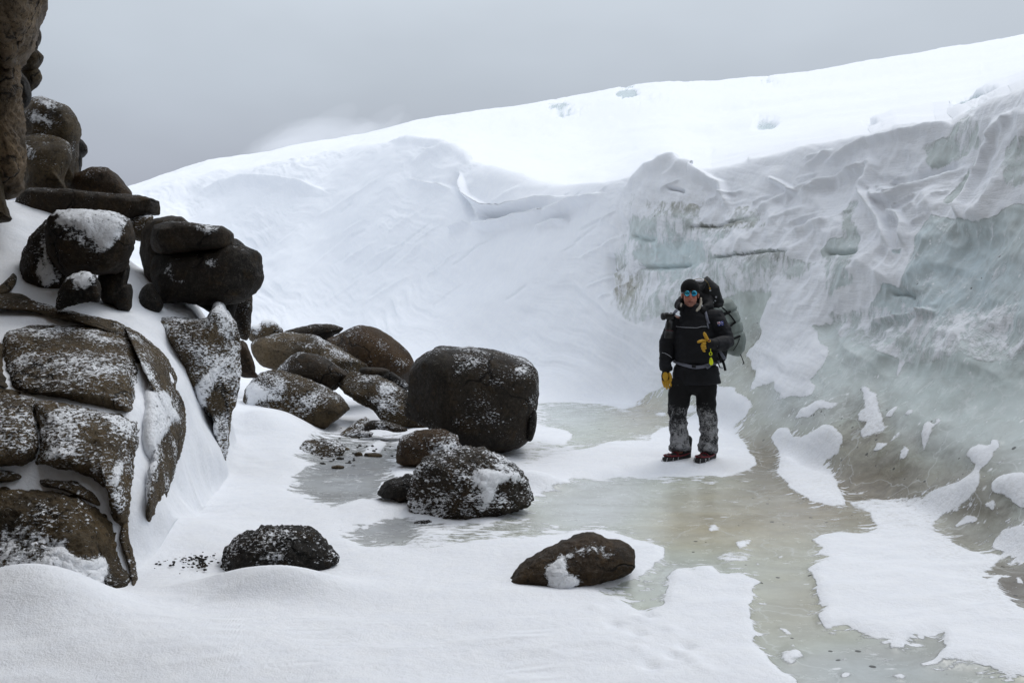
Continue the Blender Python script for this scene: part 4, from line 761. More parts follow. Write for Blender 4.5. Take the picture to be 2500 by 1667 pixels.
cblk('small rib in the snow gully', C('c4', [(1325, 190), (1352, 260), (1362, 350), (1335, 480), (1302, 585), (1278, 565), (1288, 430), (1315, 320)]), front=.08, back=.3, tone='grey', flecks=.6, up=0, pit=.6)

# --- boulders on the floor
B('brown stone leaning on the outcrop buttress', C('c3', [(1755, 1060), (1810, 1068), (1835, 1120), (1860, 1190), (1878, 1250), (1882, 1310), (1902, 1322), (1860, 1335), (1760, 1310), (1745, 1150)]), 10.8, tone='brown', flecks=.25, up=.2, front=.15)
B('small round stone half buried in snow by the far slope', C('c5', [(160, 140), (230, 125), (260, 100), (310, 95), (360, 115), (402, 162), (380, 195), (200, 245), (155, 200)]), 14.8, tone='grey', flecks=.6, up=1., up_t=.4, front=.2, snow=[(.95, C('c5', [(160, 140), (240, 130), (300, 180), (250, 210), (160, 210)]))])
B('low dark angular stone behind the long cracked slab', C('c5', [(370, 200), (440, 160), (560, 130), (640, 115), (740, 118), (800, 140), (824, 156), (760, 195), (700, 240), (540, 240)]), 14.6, tone='dark', flecks=.3, up=.5, front=.2, snow=[(.7, C('c5', [(670, 225), (700, 195), (770, 175), (800, 150), (815, 160), (740, 205)]))])
B('brown domed boulder spotted with snow', C('c5', [(680, 230), (760, 195), (830, 160), (900, 130), (960, 125), (1050, 140), (1130, 180), (1210, 240), (1270, 300), (1305, 350), (1322, 400), (1315, 470), (1285, 560), (1150, 560), (990, 500), (830, 350)]), 14.2, tone='brown', flecks=.42, up=.25, rough=.6, front=.55, back=.6, c=C('c5', [(1050, 400)])[0],
  snow=[(.5, C('c5', [(920, 205), (970, 195), (980, 210), (940, 240)]))])
B('long cracked slab with a dark hollow beneath its end', C('c5', [(165, 265), (250, 220), (380, 190), (470, 186), (580, 200), (680, 230), (780, 275), (880, 330), (960, 380), (995, 418), (930, 470), (860, 520), (700, 470), (560, 440), (430, 460), (350, 447), (250, 415), (180, 340)]), 13.5, tone='grey', flecks=.52, up=.4, c=C('c5', [(560, 330)])[0], front=.4, lean=.5,
  snow=[(.7, C('c5', [(420, 225), (560, 255), (680, 310), (800, 385), (870, 450), (780, 400), (640, 325), (520, 270)])), (.35, C('c5', [(850, 330), (960, 390), (980, 412), (900, 400)]))], bare=[C('c5', [(165, 275), (300, 290), (470, 300), (400, 400), (350, 445), (240, 410)])])
B('dark wedge stone resting against the long cracked slab', C('c5', [(345, 460), (400, 390), (450, 345), (520, 318), (600, 325), (680, 350), (760, 390), (820, 430), (868, 468), (840, 505), (800, 545), (750, 580), (600, 560), (460, 520)]), 12.7, tone='dark', flecks=.5, up=.2, front=.3, snow=[(.6, C('c5', [(480, 410), (540, 395), (550, 435), (490, 450)]))])
B('low snow-streaked boulder in the drift beside the outcrop', C('c5', [(120, 620), (150, 550), (220, 478), (330, 458), (450, 473), (560, 508), (680, 558), (780, 608), (832, 658), (856, 702), (850, 735), (790, 795), (700, 835), (600, 855), (500, 835), (380, 810), (240, 790), (140, 740)]), 11.9, tone='olive', flecks=.6, up=.5, pit=.7, front=.42, lean=.3, c=C('c5', [(560, 700)])[0],
  snow=[(.9, C('c5', [(120, 700), (140, 560), (220, 480), (260, 540), (400, 620), (560, 620), (740, 665), (790, 690), (600, 665), (430, 650), (250, 660), (210, 700), (380, 770), (350, 800), (150, 760)]))], bare=[C('c5', [(560, 770), (700, 730), (850, 690), (850, 735), (700, 830), (600, 850)])])
B('flat cap stone perched on the sloping rock', C('c5', [(925, 445), (950, 422), (1030, 416), (1110, 425), (1142, 440), (1120, 462), (1050, 488), (980, 488), (930, 468)]), 12.7, tone='dark', flecks=.15, up=.2, front=.12, p=3.2)
B('black jagged stone behind the sloping rock', C('c5', [(1035, 495), (1100, 465), (1160, 453), (1230, 500), (1275, 545), (1262, 590), (1200, 575), (1120, 535)]), 12.9, tone='black', flecks=.45, up=.5, pit=1., front=.12)
B('sloping snow-dusted rock running under the big block', C('c5', [(755, 570), (820, 500), (900, 465), (1000, 478), (1100, 515), (1180, 555), (1275, 600), (1295, 680), (1340, 750), (1440, 790), (1450, 850), (1250, 840), (1100, 790), (1030, 720), (940, 680), (850, 620)]), 12.2, tone='olive', flecks=.62, up=.25, pit=.5, front=.28, lean=.7, snow=[(.7, C('c5', [(1040, 500), (1100, 505), (1200, 555), (1270, 610), (1160, 590), (1130, 640), (1050, 600)]))])
B('low dark curved stone at the edge of the grey ice pool', C('c5', [(958, 860), (985, 800), (1060, 788), (1150, 803), (1230, 830), (1275, 858), (1200, 872), (1100, 850), (1020, 845)]), 11.3, tone='dark', flecks=.4, up=.3, front=.12)
B('speckled stone flush with the snow beside the grey pool', C('c5', [(790, 900), (850, 850), (920, 800), (1005, 778), (985, 830), (960, 865), (1035, 882), (1000, 905), (900, 905)]), 11.4, tone='grey', flecks=.9, up=.1, front=.1, lean=1.2)
B('flat brown gravelly stone among pebbles by the grey pool', C('c5', [(415, 1030), (520, 985), (560, 955), (680, 940), (780, 948), (855, 975), (825, 1035), (760, 1068), (650, 1090), (520, 1075)]), 10.2, tone='olive', flecks=.78, up=.1, front=.12, lean=1.2)
B('biggest squarish dark boulder on the valley floor', C('c5', [(1263, 690), (1290, 540), (1290, 470), (1320, 400), (1360, 350), (1430, 300), (1480, 278), (1580, 290), (1750, 300), (1900, 325), (2030, 355), (2110, 380), (2150, 420), (2174, 470), (2172, 580), (2162, 680), (2125, 750), (2112, 860), (2060, 935), (1980, 970), (1850, 982), (1700, 962), (1600, 918), (1480, 855), (1380, 782), (1290, 750)]), 10.6,
  tone=(46, 40, 33), flecks=.55, up=.25, up_t=.8, p=5, q=3.2, front=.62, back=.7, c=C('c5', [(1720, 640)])[0], rough=.8, chips=0, facets=[(1.25, .1, 1.55), (-.3, -.9, 1.55)], snow=[(.75, C('c5', [(1985, 480), (2000, 410), (2080, 390), (2130, 410), (2120, 450), (2040, 490)])), (.6, C('c5', [(1590, 660), (1585, 560), (1620, 460), (1630, 470), (1605, 560), (1605, 650)]))], bare=[C('c5', [(1270, 690), (1300, 480), (1440, 310), (1600, 310), (1560, 500), (1540, 800), (1400, 780)])])
B('narrow dark stone standing against the biggest boulder', C('c5', [(2140, 690), (2166, 720), (2166, 830), (2132, 930), (2095, 915), (2105, 790)]), 10.2, tone='black', flecks=.5, up=.2, front=.08)
B('snow-flecked round boulder between the biggest boulder and the twin-faced one', C('c5', [(1188, 1040), (1190, 970), (1215, 910), (1280, 880), (1370, 855), (1470, 860), (1560, 875), (1620, 910), (1650, 950), (1665, 1005), (1600, 1080), (1400, 1110), (1330, 1105), (1240, 1095), (1200, 1075)]), 9.6, tone='brown', flecks=.6, up=.3, pit=1., front=.28, snow=[(.65, C('c5', [(1380, 990), (1460, 955), (1560, 935), (1630, 925), (1660, 1000), (1520, 1020), (1420, 1050)]))])
B('rough dark boulder with snow poured down its side', C('c5', [(1288, 1290), (1310, 1200), (1350, 1110), (1400, 1050), (1480, 1020), (1580, 1000), (1680, 998), (1800, 1010), (1920, 1050), (2030, 1110), (2100, 1180), (2140, 1260), (2150, 1325), (2100, 1375), (1950, 1415), (1850, 1440), (1770, 1515), (1730, 1505), (1650, 1482), (1500, 1475), (1350, 1455), (1290, 1425)]), 7.75, tone=(52, 44, 34), flecks=.68, up=.1, pit=1.6, front=.42, back=.45,
  c=C('c5', [(1640, 1270)])[0], facets=[(.9, 0, 1.2)], snow=[(1., C('c5', [(1730, 1130), (1790, 1105), (1900, 1125), (2030, 1130), (2060, 1180), (2120, 1230), (2060, 1230), (1960, 1210), (1900, 1230), (1880, 1330), (1820, 1400), (1790, 1470), (1760, 1400), (1770, 1290), (1720, 1200)]))])
B('small crusty black stone beside the rough dark boulder', C('c5', [(1062, 1295), (1100, 1230), (1150, 1195), (1220, 1188), (1270, 1163), (1320, 1168), (1345, 1220), (1320, 1290), (1290, 1330), (1220, 1352), (1160, 1328), (1090, 1318)]), 7.95, tone='black', flecks=.62, up=.2, pit=1.5, front=.16)
B('flat crusty stone frozen in below the rough dark boulder', C('c5', [(1305, 1505), (1360, 1484), (1450, 1488), (1540, 1508), (1575, 1528), (1500, 1540), (1400, 1536), (1330, 1526)]), 7.35, tone='black', flecks=.55, up=.1, pit=1., front=.07)
B('low black crusted boulder behind the foreground drift', [(542, 1380), (552, 1345), (572, 1323), (600, 1308), (640, 1297), (694, 1294), (750, 1298), (765, 1297), (787, 1318), (806, 1345), (818, 1362), (790, 1385), (740, 1400), (690, 1420), (620, 1425), (570, 1412), (548, 1402)], 6.15, tone='black', flecks=.52, up=.1, pit=1.6, front=.26, back=.35,
  snow=[(.6, C('c8', [(0, 400), (80, 410), (200, 420), (260, 440), (180, 480), (100, 470)]))])
B('low brown rock with a snow saddle across it, ringed by pool ice', C('c8', [(1386, 578), (1400, 550), (1450, 510), (1550, 455), (1650, 410), (1760, 375), (1840, 364), (1870, 385), (1920, 403), (1980, 410), (2030, 440), (2058, 470), (2040, 500), (1980, 535), (1900, 565), (1850, 578), (1740, 605), (1650, 632), (1560, 642), (1450, 605)]), 5.85, tone=(62, 48, 32), flecks=.22, up=.1, pit=.8, front=.22, back=.3, lean=.4,
  c=C('c8', [(1720, 500)])[0], snow=[(1.1, C('c8', [(1552, 520), (1600, 470), (1660, 435), (1760, 400), (1850, 385), (1880, 400), (1780, 425), (1700, 450), (1660, 480), (1690, 530), (1760, 590), (1700, 630), (1560, 650), (1570, 570)])), (.35, C('c8', [(1780, 400), (1900, 410), (1960, 440), (1850, 450)]))])
# --- pebbles round the pool
PEB = [(780, 903, 20, 12, 'small pale-grey pebble'), (885, 917, 55, 17, 'long dark cobble with a snowy top'), (865, 947, 50, 13, 'flat black cobble'), (835, 992, 28, 22, 'round grey cobble'), (1092, 940, 42, 14, 'dark wedge cobble on the pool edge'), (1050, 968, 22, 10, 'thin black pebble on the pool edge'), (930, 1026, 32, 18, 'dark olive cobble'),
       (1022, 1030, 66, 17, 'long low black cobble lying on the grey ice'), (800, 1057, 28, 14, 'small black cobble'), (675, 1090, 25, 12, 'small dark pebble by the gravelly stone'), (785, 1113, 46, 15, 'flat olive cobble frozen into the pool rim'), (860, 1087, 30, 8, 'thin sliver pebble'), (475, 1152, 36, 17, 'pale olive cobble alone in the snow'),
       (405, 1258, 9, 6, 'tiny black pebble alone in the snow'), (485, 1123, 10, 6, 'tiny black pebble above the olive cobble'), (890, 1104, 20, 6, 'tiny sliver pebble on the ice'), (1003, 940, 22, 9, 'small black pebble by the pool'), (740, 1076, 22, 9, 'small black pebble on the gravelly bank'), (805, 825, 30, 18, 'dark cobble under the sloping rock'), (850, 846, 18, 9, 'small dark pebble under the sloping rock'), (975, 985, 10, 9, 'tiny black pebble on the grey ice')]
for x, y, rx, ry_, lab in PEB:
    r_ = np.random.default_rng(int(x*7+y)); a = np.linspace(0, 2*math.pi, 11, endpoint=False); k = 1+r_.uniform(-.18, .18, 11)
    pts = C('c5', [(x+rx*math.cos(t)*q_, y+ry_*math.sin(t)*q_) for t, q_ in zip(a, k)])
    D = floor_depth(max(p[1] for p in pts)-2)+.03
    o = boulder(lab+', near the grey ice pool', pts, D, name='pebble', cat='pebble', tone='olive' if 'olive' in lab else ('grey' if 'grey' in lab else 'black'), flecks=.2, up=.4, front=rx/2.851/F*D*.7, back=rx/2.851/F*D*.7, rough=1.4)
    o['group'] = 'pebbles round the grey ice pool'
# --- grit lying on the snow by the outcrop: uncountable
r_ = np.random.default_rng(5); gv, gf = [], []
ico = bmesh.new(); bmesh.ops.create_icosphere(ico, subdivisions=1, radius=1.0); iv = np.array([v.co[:] for v in ico.verts]); ifc = np.array([[v.index for v in f.verts] for f in ico.faces]); ico.free()
for k in range(195):
    if k < 150:
        x, y = r_.normal(1290, 100), r_.normal(1350, 34)
        if r_.random() < .3: x, y = r_.normal(1390, 30), r_.normal(1375, 28)
        x, y = C('c4', [(x, y)])[0]; s = r_.uniform(.002, .007)
    else:
        x, y = C('c5', [(r_.normal(870, 150), r_.normal(1010, 60))])[0]; s = r_.uniform(.005, .012)
    D = floor_depth(y); c = P(x, y, D); c[2] = 0.05
    gf.append(ifc+len(gv)*len(iv)); gv.append(iv*np.array([s*1.8, s*1.3, s])*r_.uniform(.7, 1.3, (len(iv), 1))+c)
gva = np.concatenate(gv); nn = len(gva)
me = mesh_arrays('gravel', gva, np.zeros((0, 4)), {'snow': np.full(nn, -1.), 'flecks': np.zeros(nn), 'tone': np.tile(lin((40, 37, 33)), (nn, 1))}, tris=np.concatenate(gf), smooth=False)
tag(link('gravel', me, ROCK_MAT), 'dark grit scattered on the snow by the outcrop and pool', 'gravel', kind='stuff')

# --- unseen cliff added behind the viewpoint, its height and overhang shaped to shade the floor
path = np.array([(-8.5, 10.5), (-6.2, 7.0), (-4.4, 4.0), (-3.3, 1.4), (-2.9, -0.8), (-1.6, -2.2), (0.8, -2.8), (3.6, -3.2), (8.0, -4.5)])
ns, nh = 120, 40
tt = np.linspace(0, len(path)-1, ns); cx_ = pchip(np.arange(len(path)), path.T, tt).T
tg = np.gradient(cx_, axis=0); tg /= np.linalg.norm(tg, axis=1, keepdims=True); nr_ = np.stack([tg[:, 1], -tg[:, 0]], 1)      # away from the floor
if (nr_[60]*(np.array([1.0, 3.0])-cx_[60])).sum() > 0: nr_ = -nr_
hgt = 12.0+1.5*np.sin(tt*1.3)
loop = []
for k in range(nh):
    u = k/nh
    if u < .45: w_, z_ = 0.25*math.sin(u/.45*math.pi*2)*.4-u/.45*1.3, -0.4+u/.45
    elif u < .6: w_, z_ = -1.3+(u-.45)/.15*3.9, 1.0+.06*math.sin((u-.45)/.15*math.pi)
    else: w_, z_ = 2.6, 1.0-(u-.6)/.4*1.1
    loop.append((w_, z_))
lp = np.array(loop)
VB = np.zeros((ns, nh, 3)); VB[..., 0] = cx_[:, :1]+nr_[:, :1]*lp[None, :, 0]; VB[..., 1] = cx_[:, 1:]+nr_[:, 1:]*lp[None, :, 0]; VB[..., 2] = lp[None, :, 1]*hgt[:, None]
vb = VB.reshape(-1, 3); dn = .45*ridged(vb*.35+5, 3)+.25*fbm(vb*1.1, 3); vb[:, 0] += dn*np.repeat(nr_[:, 0], nh); vb[:, 1] += dn*np.repeat(nr_[:, 1], nh)
i = np.arange(ns-1)[:, None]*nh; j = np.arange(nh)[None]; j2 = (j+1) % nh
me = mesh_arrays('rock_cliff', vb, np.stack([i+j, i+j2, i+nh+j2, i+nh+j], -1).reshape(-1, 4), {'snow': np.full(len(vb), -.8), 'flecks': np.full(len(vb), .3), 'tone': np.tile(lin(TONES['cliff']), (len(vb), 1))})
tag(link('rock_cliff', me, ROCK_MAT), 'unseen granite cliff added behind the viewpoint to shade the near floor', 'cliff')
# ------------------------------------------------------------------ the walker with his pack
PD = 9.77
ROOT = P(1690, 1135, PD)
def K(px, py, y=0.0):                                   # photo pixel at y metres behind the walker's feet line -> local point
    return P(px, py, PD+y)-ROOT
def loft_bm(bm, chain, yaw=0.0, n=18, cap=0.6):
    pts = [np.array(c[0], float) for c in chain]; ra = [c[1] for c in chain]; rb = [c[2] if len(c) > 2 else c[1] for c in chain]
    m = len(pts); tan = []
    for i in range(m):
        t = pts[min(i+1, m-1)]-pts[max(i-1, 0)]; tan.append(t/(np.linalg.norm(t)+1e-9))
    ref = np.array([math.cos(yaw), math.sin(yaw), 0.0]); secs = []
    def ring(p, t, a, b):
        u = ref-t*ref.dot(t)
        if np.linalg.norm(u) < .2: u = np.array([0, 0, 1.0])-t*t[2]
        u /= np.linalg.norm(u); w = np.cross(t, u)
        return [bm.verts.new(p+u*a*math.cos(q)+w*b*math.sin(q)) for q in np.linspace(0, 2*math.pi, n, endpoint=False)]
    e0, e1 = min(ra[0], rb[0])*cap, min(ra[-1], rb[-1])*cap
    secs.append(ring(pts[0]-tan[0]*e0, tan[0], ra[0]*.45, rb[0]*.45)); secs.append(ring(pts[0]-tan[0]*e0*.6, tan[0], ra[0]*.8, rb[0]*.8))
    for i in range(m): secs.append(ring(pts[i], tan[i], ra[i], rb[i]))
    secs.append(ring(pts[-1]+tan[-1]*e1*.6, tan[-1], ra[-1]*.8, rb[-1]*.8)); secs.append(ring(pts[-1]+tan[-1]*e1, tan[-1], ra[-1]*.45, rb[-1]*.45))
    for a, b in zip(secs[:-1], secs[1:]):
        for i in range(n): bm.faces.new((a[i], a[(i+1) % n], b[(i+1) % n], b[i]))
    bm.faces.new(secs[0][::-1]); bm.faces.new(secs[-1])
def ball_bm(bm, c, r, rot=0.0, tilt=0.0):
    mt = Matrix.Translation(Vector(c)) @ Matrix.Rotation(rot, 4, 'Z') @ Matrix.Rotation(tilt, 4, 'X') @ Matrix.Diagonal((*(r if hasattr(r, '__len__') else (r, r, r)), 1))
    bmesh.ops.create_uvsphere(bm, u_segments=20, v_segments=12, radius=1.0, matrix=mt)
def box_bm(bm, c, s, rot=None, bevel=0.0):
    mt = Matrix.Translation(Vector(c)) @ (rot.to_4x4() if rot is not None else Matrix.Identity(4)) @ Matrix.Diagonal((*s, 1))
    g = bmesh.ops.create_cube(bm, size=1.0, matrix=mt)
    if bevel:
        ed = list({e for v in g['verts'] for e in v.link_edges}); bmesh.ops.bevel(bm, geom=ed, offset=bevel, segments=2, affect='EDGES', profile=.5)
def to_mesh(bm, name, voxel=None, smooth=0, factor=.5):
    bmesh.ops.recalc_face_normals(bm, faces=bm.faces)
    me = bpy.data.meshes.new(name); bm.to_mesh(me); bm.free()
    if voxel:
        o = bpy.data.objects.new(name, me); COL.objects.link(o)
        md = o.modifiers.new('r', 'REMESH'); md.mode = 'VOXEL'; md.voxel_size = voxel; md.use_smooth_shade = True
        if smooth: sm = o.modifiers.new('s', 'SMOOTH'); sm.iterations = smooth; sm.factor = factor
        dg = bpy.context.evaluated_depsgraph_get(); me2 = bpy.data.meshes.new_from_object(o.evaluated_get(dg))
        bpy.data.objects.remove(o); bpy.data.meshes.remove(me); me = me2; me.name = name
    me.polygons.foreach_set('use_smooth', np.ones(len(me.polygons), bool))
    return me
def coords(me):
    a = np.empty(len(me.vertices)*3, np.float32); me.vertices.foreach_get('co', a); return a.reshape(-1, 3)
def vnorm(me):
    a = np.empty(len(me.vertices)*3, np.float32); me.vertices.foreach_get('normal', a); return a.reshape(-1, 3)
def displace(me, d):
    c = coords(me)+vnorm(me)*np.asarray(d)[:, None]; me.vertices.foreach_set('co', c.astype(np.float32).ravel()); me.update()
def vattr(me, name, a):
    a = np.asarray(a, np.float32)
    if a.ndim == 1: me.attributes.new(name, 'FLOAT', 'POINT').data.foreach_set('value', a)
    else: me.attributes.new(name, 'FLOAT_COLOR', 'POINT').data.foreach_set('color', np.concatenate([a, np.ones((len(a), 1), np.float32)], 1).ravel())
def fabric(name, rgb, rough=.75, weave=420, frost=False, spec=.3, var=.35, fine_snow=0.0):
    t = NT(name); c = lin(rgb); n1 = t.noise(7, 4, .6); n2 = t.noise(weave, 2, .5)
    col = t.mix(t.rng(n1, .3, .7), tuple(c*(1-var)), tuple(np.minimum(c*(1+var), 1)))
    r = rough
    if fine_snow:
        sp = t.rng(t.noise(60, 3, .7), 1-fine_snow, 1-fine_snow+.04, smooth=True); col = t.mix(sp, col, (.7, .72, .75))
    if frost:
        fr = t.attr('frost'); a = t.noise(13, 5, .68, t.vec((1, 1, .8)), .8); b = t.noise(75, 4, .7)
        k = t.rng(t.math('ADD', t.math('ADD', fr, t.math('MULTIPLY', t.math('SUBTRACT', a, .5), 1.5)), t.math('MULTIPLY', t.math('SUBTRACT', b, .5), 1.1)), .38, .85, smooth=True)
        col = t.mix(t.math('MULTIPLY', k, .8), col, (.40, .405, .42))
    return t.fin(col, r, t.bump(t.math('ADD', t.math('MULTIPLY', n2, .25), t.noise(28, 4, .6)), .006, .7), spec=spec)
def plain(name, rgb, rough=.5, metal=0., spec=.5, bump=0.0):
    t = NT(name); c = lin(rgb); n = t.noise(30, 4, .6)
    col = t.mix(t.rng(n, .3, .7), tuple(c*.8), tuple(np.minimum(c*1.15, 1)))
    return t.fin(col, rough, t.bump(t.noise(120, 3, .6), .002, bump) if bump else None, metal, spec)
M_BLACK = fabric('black_shell_fabric', (19, 20, 25), fine_snow=.20); M_HOOD = fabric('black_hood_fabric', (15, 15, 18), fine_snow=.2); M_KNIT = fabric('black_knit', (13, 13, 15), .95, 160); M_TROUS = fabric('frosted_trouser_fabric', (17, 17, 19), .85, 300, True, fine_snow=.27)
M_GREYB = fabric('grey_green_pack_fabric', (128, 137, 133), .7, 500, var=.18); M_BLKB = fabric('black_pack_fabric', (17, 18, 20), .6, 400, fine_snow=.18); M_STRAP = fabric('grey_webbing', (112, 115, 128), .7, 700, var=.15); M_BSTRAP = fabric('black_webbing', (14, 15, 17), .6, 700)
M_YEL = plain('yellow_leather', (194, 150, 36), .65, bump=.6); M_NEON = plain('neon_yellow_plastic', (226, 240, 10), .45); M_RED = plain('red_rubber', (110, 20, 32), .45); M_RUB = plain('black_rubber', (22, 22, 23), .6, bump=.6); M_STEEL = plain('steel', (190, 192, 195), .35, .9)
M_FLEECE = plain('cream_fleece', (176, 170, 158), .95, bump=1.); M_CAM = plain('black_camera_shell', (18, 18, 19), .4); M_SNOWL = plain('settled_snow', (218, 220, 226), .9, bump=.6); M_PIPE = plain('silver_piping', (176, 180, 188), .4); M_FRAME = plain('dark_spectacle_frame', (28, 26, 26), .3)
M_LENSG = plain('dark_lens_glass', (10, 10, 14), .08, 0, .8)
def mirror_lens():
    t = NT('blue_mirror_lens'); n = t.noise(18, 3, .5)
    return t.fin(t.mix(t.rng(n, .35, .65), (.02, .33, .62), (.12, .62, .80)), .12, None, .75, .8)
M_MIRROR = mirror_lens()
def skin_mat():
    t = NT('weathered_skin'); c = t.attr('skin', 'Color'); n = t.noise(60, 4, .6)
    m = t.fin(t.mix(t.math('MULTIPLY', t.rng(n, .4, .7), .25), c, t.mix(.5, c, (.35, .12, .08))), .5, t.bump(t.noise(220, 3, .6), .0015, .6), spec=.4)
    t.b.inputs['Subsurface Weight'].default_value = .08; t.b.inputs['Subsurface Radius'].default_value = (.008, .004, .002); return m
M_SKIN = skin_mat()

person = empty('person', tuple(ROOT[:2])+(0.0,)); tag(person, 'person in black cold-weather clothes, beanie and mirrored sunglasses, one gloved hand raised to the chest', 'person')
person.location.z = 0.015
YAW = math.radians(-20)                                   # his front points a little to the viewer's left
def yw(v):                                                # rotate a local offset by the body's yaw
    c, s = math.cos(YAW), math.sin(YAW); return np.array([v[0]*c-v[1]*s, v[0]*s+v[1]*c, v[2]])
def part(name, me, mat, parent=person, label=None):
    o = link(name, me, mat, parent)
    if label: o['label'] = label
    return o
# skeleton points
HD = K(1685, 721, -.03)                                    # head centre
NECK = K(1690, 766, .03); CH = K(1698, 800, .03); WA = K(1700, 892, .02); HP = K(1698, 925, .02)
SL, EL, WL = K(1653, 781, .09), K(1630, 842, .11), K(1627, 905, .02)       # arm hanging down
SR, ER, WR = K(1745, 779, -.03), K(1772, 838, -.10), K(1745, 843, -.30)    # arm bent to the front
KL0, KL1, AL = K(1664, 945, .03), K(1655, 1008, -.01), K(1663, 1103, .04)
KR0, KR1, AR = K(1724, 945, .0), K(1725, 1006, -.05), K(1729, 1110, .0)
# --- body: one continuous surface under the clothes, head and face included
HY_ = math.radians(-8)
def hp(x, y, z):                                           # head-local (metres, -y = face) -> person local
    c, s = math.cos(HY_), math.sin(HY_); return HD+np.array([x*c-y*s, x*s+y*c, z])
bm = bmesh.new()
ball_bm(bm, hp(0, .015, .045), (.077, .096, .098), HY_); ball_bm(bm, hp(0, -.018, -.045), (.064, .068, .085), HY_); ball_bm(bm, hp(0, -.050, -.102), (.036, .032, .024), HY_)
ball_bm(bm, hp(0, -.06, .035), (.058, .03, .02), HY_)                                         # brow
loft_bm(bm, [(hp(0, -.085, .012), .009), (hp(0, -.100, -.018), .012), (hp(0, -.106, -.038), .015, .012)], HY_, 10)   # nose
for s in (-1, 1):
    ball_bm(bm, hp(.013*s, -.090, -.041), .010); ball_bm(bm, hp(.038*s, -.060, -.025), (.022, .022, .022), HY_)           # nostril, cheekbone
    ball_bm(bm, hp(.079*s, .02, -.015), (.010, .020, .032), HY_)                                                            # ear
loft_bm(bm, [(hp(-.024, -.078, -.075), .006), (hp(0, -.086, -.071), .008), (hp(.024, -.078, -.075), .006)], HY_, 8)
loft_bm(bm, [(hp(-.020, -.078, -.086), .006), (hp(0, -.085, -.087), .009), (hp(.020, -.078, -.086), .006)], HY_, 8)
loft_bm(bm, [(hp(0, .01, -.08), .056), (NECK, .06)], YAW); loft_bm(bm, [(NECK, .08), (CH, .15, .10), (WA, .14, .10), (HP, .16, .11)], YAW)
loft_bm(bm, [(CH+[0, 0, .1], .07), (SL, .055), (EL, .042), (WL, .03), (K(1626, 925, .01), .034, .018)], YAW); loft_bm(bm, [(CH+[0, 0, .1], .07), (SR, .055), (ER, .042), (WR, .03), (K(1735, 843, -.34), .03, .02)], YAW)
for a, b, c, f in ((KL0, KL1, AL, K(1645, 1118, -.06)), (KR0, KR1, AR, K(1720, 1126, -.1))):
    loft_bm(bm, [(HP, .09), (a, .085), (b, .055), (c, .045), (f, .04, .03)], YAW)
me = to_mesh(bm, 'body', .0055, 3, .4)
v = coords(me); dv = v-HD; c_, s_ = math.cos(-HY_), math.sin(-HY_); lx, ly, lz = dv[:, 0]*c_-dv[:, 1]*s_, dv[:, 0]*s_+dv[:, 1]*c_, dv[:, 2]
sc = np.tile(lin((182, 126, 108)), (len(v), 1))
def mixc(m, rgb):
    global sc
    sc = sc*(1-m[:, None])+lin(rgb)*m[:, None]
mixc(.6*np.exp(-((np.abs(lx)-.042)/.022)**2-((lz+.03)/.025)**2), (188, 98, 84)); mixc(.5*np.exp(-(lx/.018)**2-((lz+.035)/.02)**2)*(ly < -.08), (190, 96, 82))
mixc(.55*sstep(-.055, -.085, lz)*sstep(.02, -.03, ly), (128, 92, 80)); mixc(.8*np.exp(-(lx/.026)**4-((lz+.079)/.008)**2)*(ly < -.06), (130, 66, 62)); mixc(.9*np.exp(-(lx/.024)**4-((lz+.079)/.0022)**2)*(ly < -.06), (60, 28, 28))
vattr(me, 'skin', sc); part('body', me, M_SKIN)
# --- beanie and sunglasses
bm = bmesh.new(); ball_bm(bm, hp(0, .018, .052), (.090, .106, .092), HY_, math.radians(-8))
bmesh.ops.bisect_plane(bm, geom=bm.verts[:]+bm.edges[:]+bm.faces[:], plane_co=Vector(hp(0, -.09, .030)), plane_no=Vector((math.sin(0), .30, 1)).normalized(), clear_inner=True)
me = to_mesh(bm, 'beanie'); o = part('beanie', me, M_KNIT); md = o.modifiers.new('t', 'SOLIDIFY'); md.thickness = .007; md.offset = 0
bm = bmesh.new(); loft_bm(bm, [(hp(.082*math.sin(q), .012-.100*math.cos(q), .036+.03*(1-math.cos(q))/2*-1), .006, .013) for q in np.linspace(-2.6, 2.6, 22)], 0, 8); part('hat_cuff', to_mesh(bm, 'hat_cuff'), M_KNIT, o)
gl = bpy.data.objects.new('sunglasses', None)
bm = bmesh.new()
for s in (-1, 1):
    cx = hp(.0335*s, -.094+.004*abs(s), .006); nrm = np.array([math.sin(HY_)+.12*s, -1, .05])
    loft_bm(bm, [(cx+np.array([math.cos(q)*.0285, math.sin(q)*.0+abs(math.cos(q))*.002, math.sin(q)*.0265]), .003) for q in np.linspace(0, 2*math.pi, 21)], 0, 6, 0)
    loft_bm(bm, [(hp(.062*s, -.085, .012), .003, .006), (hp(.078*s, -.03, .010), .003, .005), (hp(.083*s, .03, .002), .003, .004)], 0, 6)
loft_bm(bm, [(hp(-.010, -.100, .016), .003), (hp(0, -.104, .019), .003), (hp(.010, -.100, .016), .003)], 0, 6)
gl = part('sunglasses', to_mesh(bm, 'sunglasses'), M_FRAME)
for s in (-1, 1):
    bm = bmesh.new(); ball_bm(bm, hp(.0335*s, -.091, .006), (.0285, .006, .0265), HY_+.10*s, math.radians(-4)); part('lens', to_mesh(bm, 'lens'), M_MIRROR, gl)
